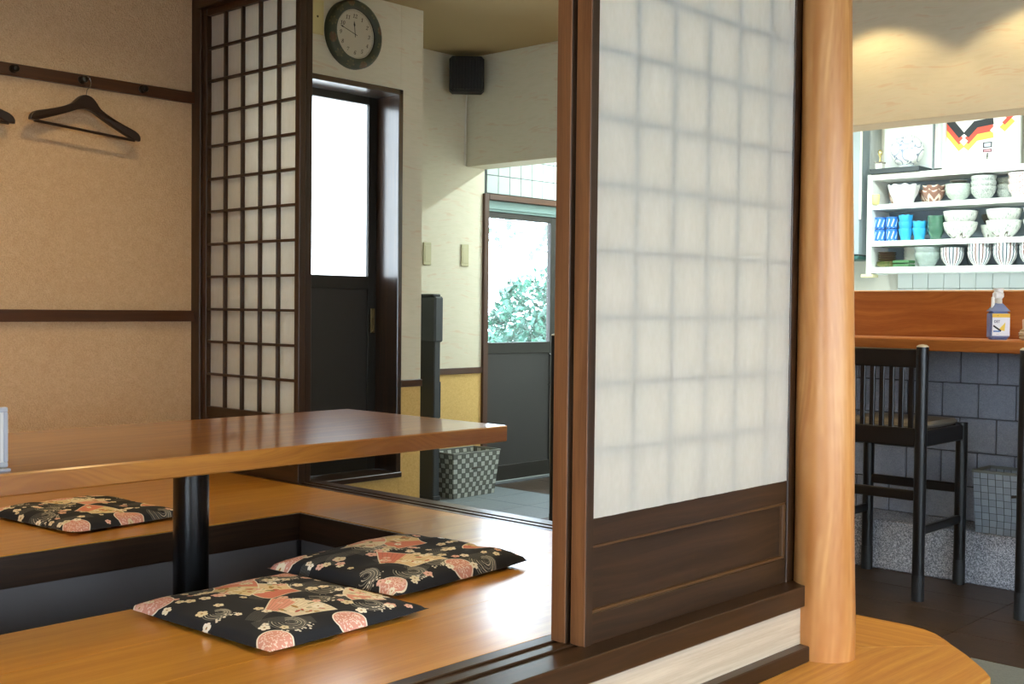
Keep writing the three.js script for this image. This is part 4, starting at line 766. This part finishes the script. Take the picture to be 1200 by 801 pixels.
// on top of the shelf
{
  const X = 6.98, Yt = 2.026;
  const t = thing('display_case', 'clear display case on a dark plinth on top of the white shelf', 'display case', [X, Yt, -3.17]);
  obj('plinth', boxE(-0.1, 0.1, 0, 0.032, -0.2, 0.12, 0.003), M(0x232d33, 0.4), t);
  obj('back_sheet', boxE(0.098, 0.103, 0.032, 0.36, -0.2, 0.22, 0.001), M(0xdfe8e8, 0.6), t);
  obj('glass_cover', [boxE(-0.1, -0.097, 0.032, 0.36, -0.2, 0.2, 0.0005), boxE(-0.1, 0.1, 0.032, 0.36, 0.197, 0.2, 0.0005)], mat.glass, t);
  obj('edge_strip', [boxE(-0.104, -0.094, 0, 0.36, 0.2, 0.212, 0.001)], M(0x5b6468, 0.5), t);
  const bt = canvasTex(512, 256, (c, w, h) => {
    c.fillStyle = '#e8edf0'; c.fillRect(0, 0, w, h); c.strokeStyle = '#60779c'; c.lineWidth = 5;
    for (let j = 0; j < 3; j++) for (let i = 0; i < 6; i++) { const x = (i + (j % 2) * 0.5) * w / 6 + 30, y = 50 + j * 78; c.beginPath(); c.arc(x, y, 34, 0, 7); c.stroke(); c.fillStyle = '#5a7096'; for (let q = 0; q < 3; q++) { const a = q * 2.09 + j; c.beginPath(); c.moveTo(x + 36 * Math.cos(a), y + 36 * Math.sin(a)); c.lineTo(x + 52 * Math.cos(a + 0.2), y + 52 * Math.sin(a + 0.2)); c.lineTo(x + 40 * Math.cos(a + 0.5), y + 40 * Math.sin(a + 0.5)); c.fill(); } }
  });
  const ball = obj('football', new THREE.SphereGeometry(0.1, 32, 20), M(0xffffff, 0.4, { map: bt })); ball.position.set(X, Yt + 0.142, -3.175); ball.rotation.set(0.3, 0.8, 0.2);
  tag(ball, 'white and blue football inside the clear display case', 'ball');
  const bs = obj('ball_stand', lathe([[0.05, 0], [0.052, 0.012], [0.04, 0.02], [0.036, 0.012], [0.045, 0]], 24), M(0xa7b4bd, 0.3)); bs.position.set(X, Yt + 0.032, -3.175); tag(bs, 'small grey ring holding up the football', 'stand');
  const tr = thing('trophy', 'small gold figure trophy on a block in the display case', 'trophy', [X - 0.05, Yt + 0.032, -3.325]);
  obj('base', boxE(-0.022, 0.022, 0, 0.036, -0.022, 0.022, 0.002), M(0xd9d5cc, 0.4), tr); obj('base_top', boxE(-0.026, 0.026, 0.036, 0.046, -0.026, 0.026, 0.002), M(0x4a4038, 0.4), tr);
  obj('figure', lathe([[0, 0.046], [0.01, 0.05], [0.004, 0.062], [0.007, 0.08], [0.014, 0.095], [0.015, 0.11], [0.008, 0.122], [0, 0.124]], 18), M(0xc9b56a, 0.3, { metalness: 0.8 }), tr);
  // framed shirt
  const shirt = canvasTex(512, 448, (c, w, h) => {
    c.fillStyle = '#f1f1ee'; c.fillRect(0, 0, w, h);
    const band = (dy, col) => { c.strokeStyle = col; c.lineWidth = 52; c.lineJoin = 'miter'; c.beginPath(); c.moveTo(-10, dy - 10); c.lineTo(112, 150 + dy); c.stroke(); c.beginPath(); c.moveTo(142, 150 + dy); c.lineTo(212, 74 + dy); c.lineTo(338, 60 + dy); c.stroke(); c.beginPath(); c.moveTo(400, 30 + dy); c.lineTo(470, -40 + dy); c.stroke(); };
    band(162, '#f0d05a'); band(112, '#d8574a'); band(62, '#34383d');
    c.fillStyle = '#f1f1ee'; c.save(); c.translate(127, 256); c.rotate(Math.PI / 4); c.fillRect(-22, -22, 44, 44); c.restore(); c.save(); c.translate(372, 150); c.rotate(-0.8); c.fillRect(-70, -13, 140, 26); c.restore();
    c.fillStyle = '#3a3d46'; c.fillRect(266, 276, 66, 42); c.fillStyle = '#c9d3e2'; c.fillRect(276, 284, 46, 26); c.fillStyle = '#5c3a44'; c.fillRect(266, 328, 66, 24); c.fillStyle = '#c98f98'; c.fillRect(274, 334, 50, 12);
    c.fillStyle = '#33382c'; c.beginPath(); c.arc(300, 364, 7, 0, 7); c.fill(); c.fillRect(294, 370, 10, 34); c.fillRect(288, 378, 20, 6);
    c.fillStyle = '#3a3d40'; for (let q = -1; q < 2; q++) { c.beginPath(); c.arc(127 + q * 14, 84 + Math.abs(q) * 4, 6, 0, 7); c.fill(); }
  });
  const frame = (z0, z1, label, name) => {
    const f = thing(name, label, 'frame', [7.03, Yt, (z0 + z1) / 2]); const hw = (z1 - z0) / 2, H = 0.4;
    obj('frame', [boxE(-0.02, 0.01, 0, 0.022, -hw, hw), boxE(-0.02, 0.01, H - 0.022, H, -hw, hw), boxE(-0.02, 0.01, 0.022, H - 0.022, -hw, -hw + 0.018), boxE(-0.02, 0.01, 0.022, H - 0.022, hw - 0.018, hw)], mat.shelfWhite, f);
    obj('backing', boxE(0.0, 0.008, 0.015, H - 0.015, -hw + 0.012, hw - 0.012, 0.001), mat.white, f);
    return [f, hw, H];
  };
  const [f, hw, H] = frame(-2.965, -2.505, 'white framed football shirt with black, red and yellow zigzag bands', 'framed_shirt');
  const sg = new THREE.PlaneGeometry(hw * 2 - 0.036, H - 0.044); sg.rotateY(-Math.PI / 2); sg.translate(-0.002, H / 2, 0); obj('shirt', sg, M(0xffffff, 0.8, { map: shirt }), f);
  frame(-2.45, -2.0, 'plain white frame next to the framed football shirt', 'picture_frame');
}
// steel cooker hood side and dark gap at the kitchen edge
{
  const t = thing('steel_cabinet', 'brushed steel cabinet hanging beside the white shelf', 'cabinet', [7.05, 1.5, -3.68]);
  obj('body', boxE(-0.15, 0.15, 0.03, 0.95, -0.22, 0.235, 0.004), M(0x9ba6ab, 0.45, { metalness: 0.15 }), t);
  obj('lower_lip', boxE(-0.155, 0.15, 0, 0.022, -0.22, 0.235, 0.003), M(0x2d5a55, 0.4), t);
  obj('gap_strip', boxE(-0.14, 0.14, 0.02, 0.034, -0.22, 0.23, 0.001), mat.black, t);
  obj('edge_strip', boxE(-0.158, -0.146, 0.25, 0.95, 0.236, 0.25, 0.002), mat.white, t);
}

// ------------------------------------------------------------------ garden outside the entrance
{
  struct('ground', boxE(-12, 30, -0.3, -0.06, -30, -5.46, 0.001), M(0xc9cac4, 0.9), 'pale paved ground outside the sliding door', 'ground');
  struct('ground_street', boxE(-20, 30, -0.3, -0.06, 2.81, 20, 0.001), M(0xb0b0ac, 0.9), 'pale pavement outside the street window', 'ground');
  struct('ground_side', boxE(-14, -2.81, -0.3, -0.06, -5.46, 2.81, 0.001), M(0xb0b0ac, 0.9), 'pale pavement outside the aisle window', 'ground');
  const leafGeo = (list, c, s, up) => {
    // one folded leaf of four triangles
    const dir = new THREE.Vector3(rnd(-1, 1), rnd(-0.5, 0.8) + up, rnd(-1, 1)).normalize(), side = new THREE.Vector3(rnd(-1, 1), rnd(-1, 1), rnd(-1, 1)).cross(dir).normalize(), nrm = new THREE.Vector3().crossVectors(dir, side);
    const A = c.clone(), B = c.clone().addScaledVector(dir, s), L = c.clone().addScaledVector(dir, s * 0.45).addScaledVector(side, s * 0.3).addScaledVector(nrm, s * 0.08), R2 = c.clone().addScaledVector(dir, s * 0.45).addScaledVector(side, -s * 0.3).addScaledVector(nrm, s * 0.08), Mid = c.clone().addScaledVector(dir, s * 0.5);
    for (const v of [A, L, Mid, L, B, Mid, A, Mid, R2, Mid, B, R2]) list.push(v.x, v.y, v.z);
  };
  const leafMesh = (name, list, color, parent) => { const g = new THREE.BufferGeometry(); g.setAttribute('position', new THREE.Float32BufferAttribute(list, 3)); g.setAttribute('uv', new THREE.Float32BufferAttribute(new Float32Array(list.length / 3 * 2), 2)); g.computeVertexNormals(); return obj(name, g, M(color, 0.6, { physical: 1, transmission: 0.25, thickness: 0, side: THREE.DoubleSide }), parent); };
  const bush = thing('garden_bush', 'leafy green garden bush behind the sliding door glass', 'bush', [8.85, -0.06, -7.9]);
  const blobs = [[0, 0.75, 0, 0.62], [0.45, 0.7, 0.1, 0.6], [-0.45, 0.55, 0.15, 0.5], [0.15, 1.1, -0.05, 0.52], [0.9, 0.8, 0.0, 0.65], [1.4, 0.7, 0.1, 0.6]];
  for (const [k, col] of [[0, 0x2c6152], [1, 0x4a8872], [2, 0x1d4638]]) {
    const list = [];
    for (let i = 0; i < 3000; i++) { const b = blobs[i % blobs.length]; const v = new THREE.Vector3(rnd(-1, 1), rnd(-1, 1), rnd(-1, 1)).normalize().multiplyScalar(b[3] * Math.cbrt(rnd(0.45, 1))); const c = new THREE.Vector3(b[0] + v.x, b[1] + v.y, b[2] + v.z); if (c.y > 0.03) leafGeo(list, c, rnd(0.055, 0.105), 0.1); }
    const o = leafMesh('foliage', list, col, bush); o.userData.kind = 'stuff';
  }
  obj('stems', [0, 1, 2, 3, 4, 5].map((i) => tube([[i * 0.3 - 0.4, 0, 0.05], [i * 0.32 - 0.45, 0.4, rnd(-0.1, 0.1)], [i * 0.35 - 0.5, 0.9, rnd(-0.2, 0.2)]], 0.012, 8, 5)), M(0x5a4a34, 0.8), bush);
  const tree = thing('garden_tree', 'grey trunked tree with hanging leaves beyond the bush', 'tree', [13.6, -0.06, -11.3]);
  obj('trunk', [tube([[0, 0, 0], [0.1, 1.2, 0.05], [-0.05, 2.2, 0.1], [0.15, 3.4, 0]], 0.2, 16, 10), tube([[0, 2.1, 0.1], [-0.7, 2.6, 0.2], [-1.6, 2.7, 0.3]], 0.07, 12, 8), tube([[0, 2.3, 0.1], [0.6, 2.7, 0], [1.5, 2.9, 0.1]], 0.07, 12, 8)], M(0x6f7478, 0.9), tree);
  const list = []; for (let i = 0; i < 900; i++) { const c = new THREE.Vector3(rnd(-2.6, 2.4), rnd(2.25, 3.6) + 0.25 * Math.sin(i), rnd(-0.8, 0.8)); leafGeo(list, c, rnd(0.1, 0.18), -0.6); }
  const tf = leafMesh('foliage', list, 0x4c6b58, tree); tf.userData.kind = 'stuff';
}

renderer.render(scene, camera);
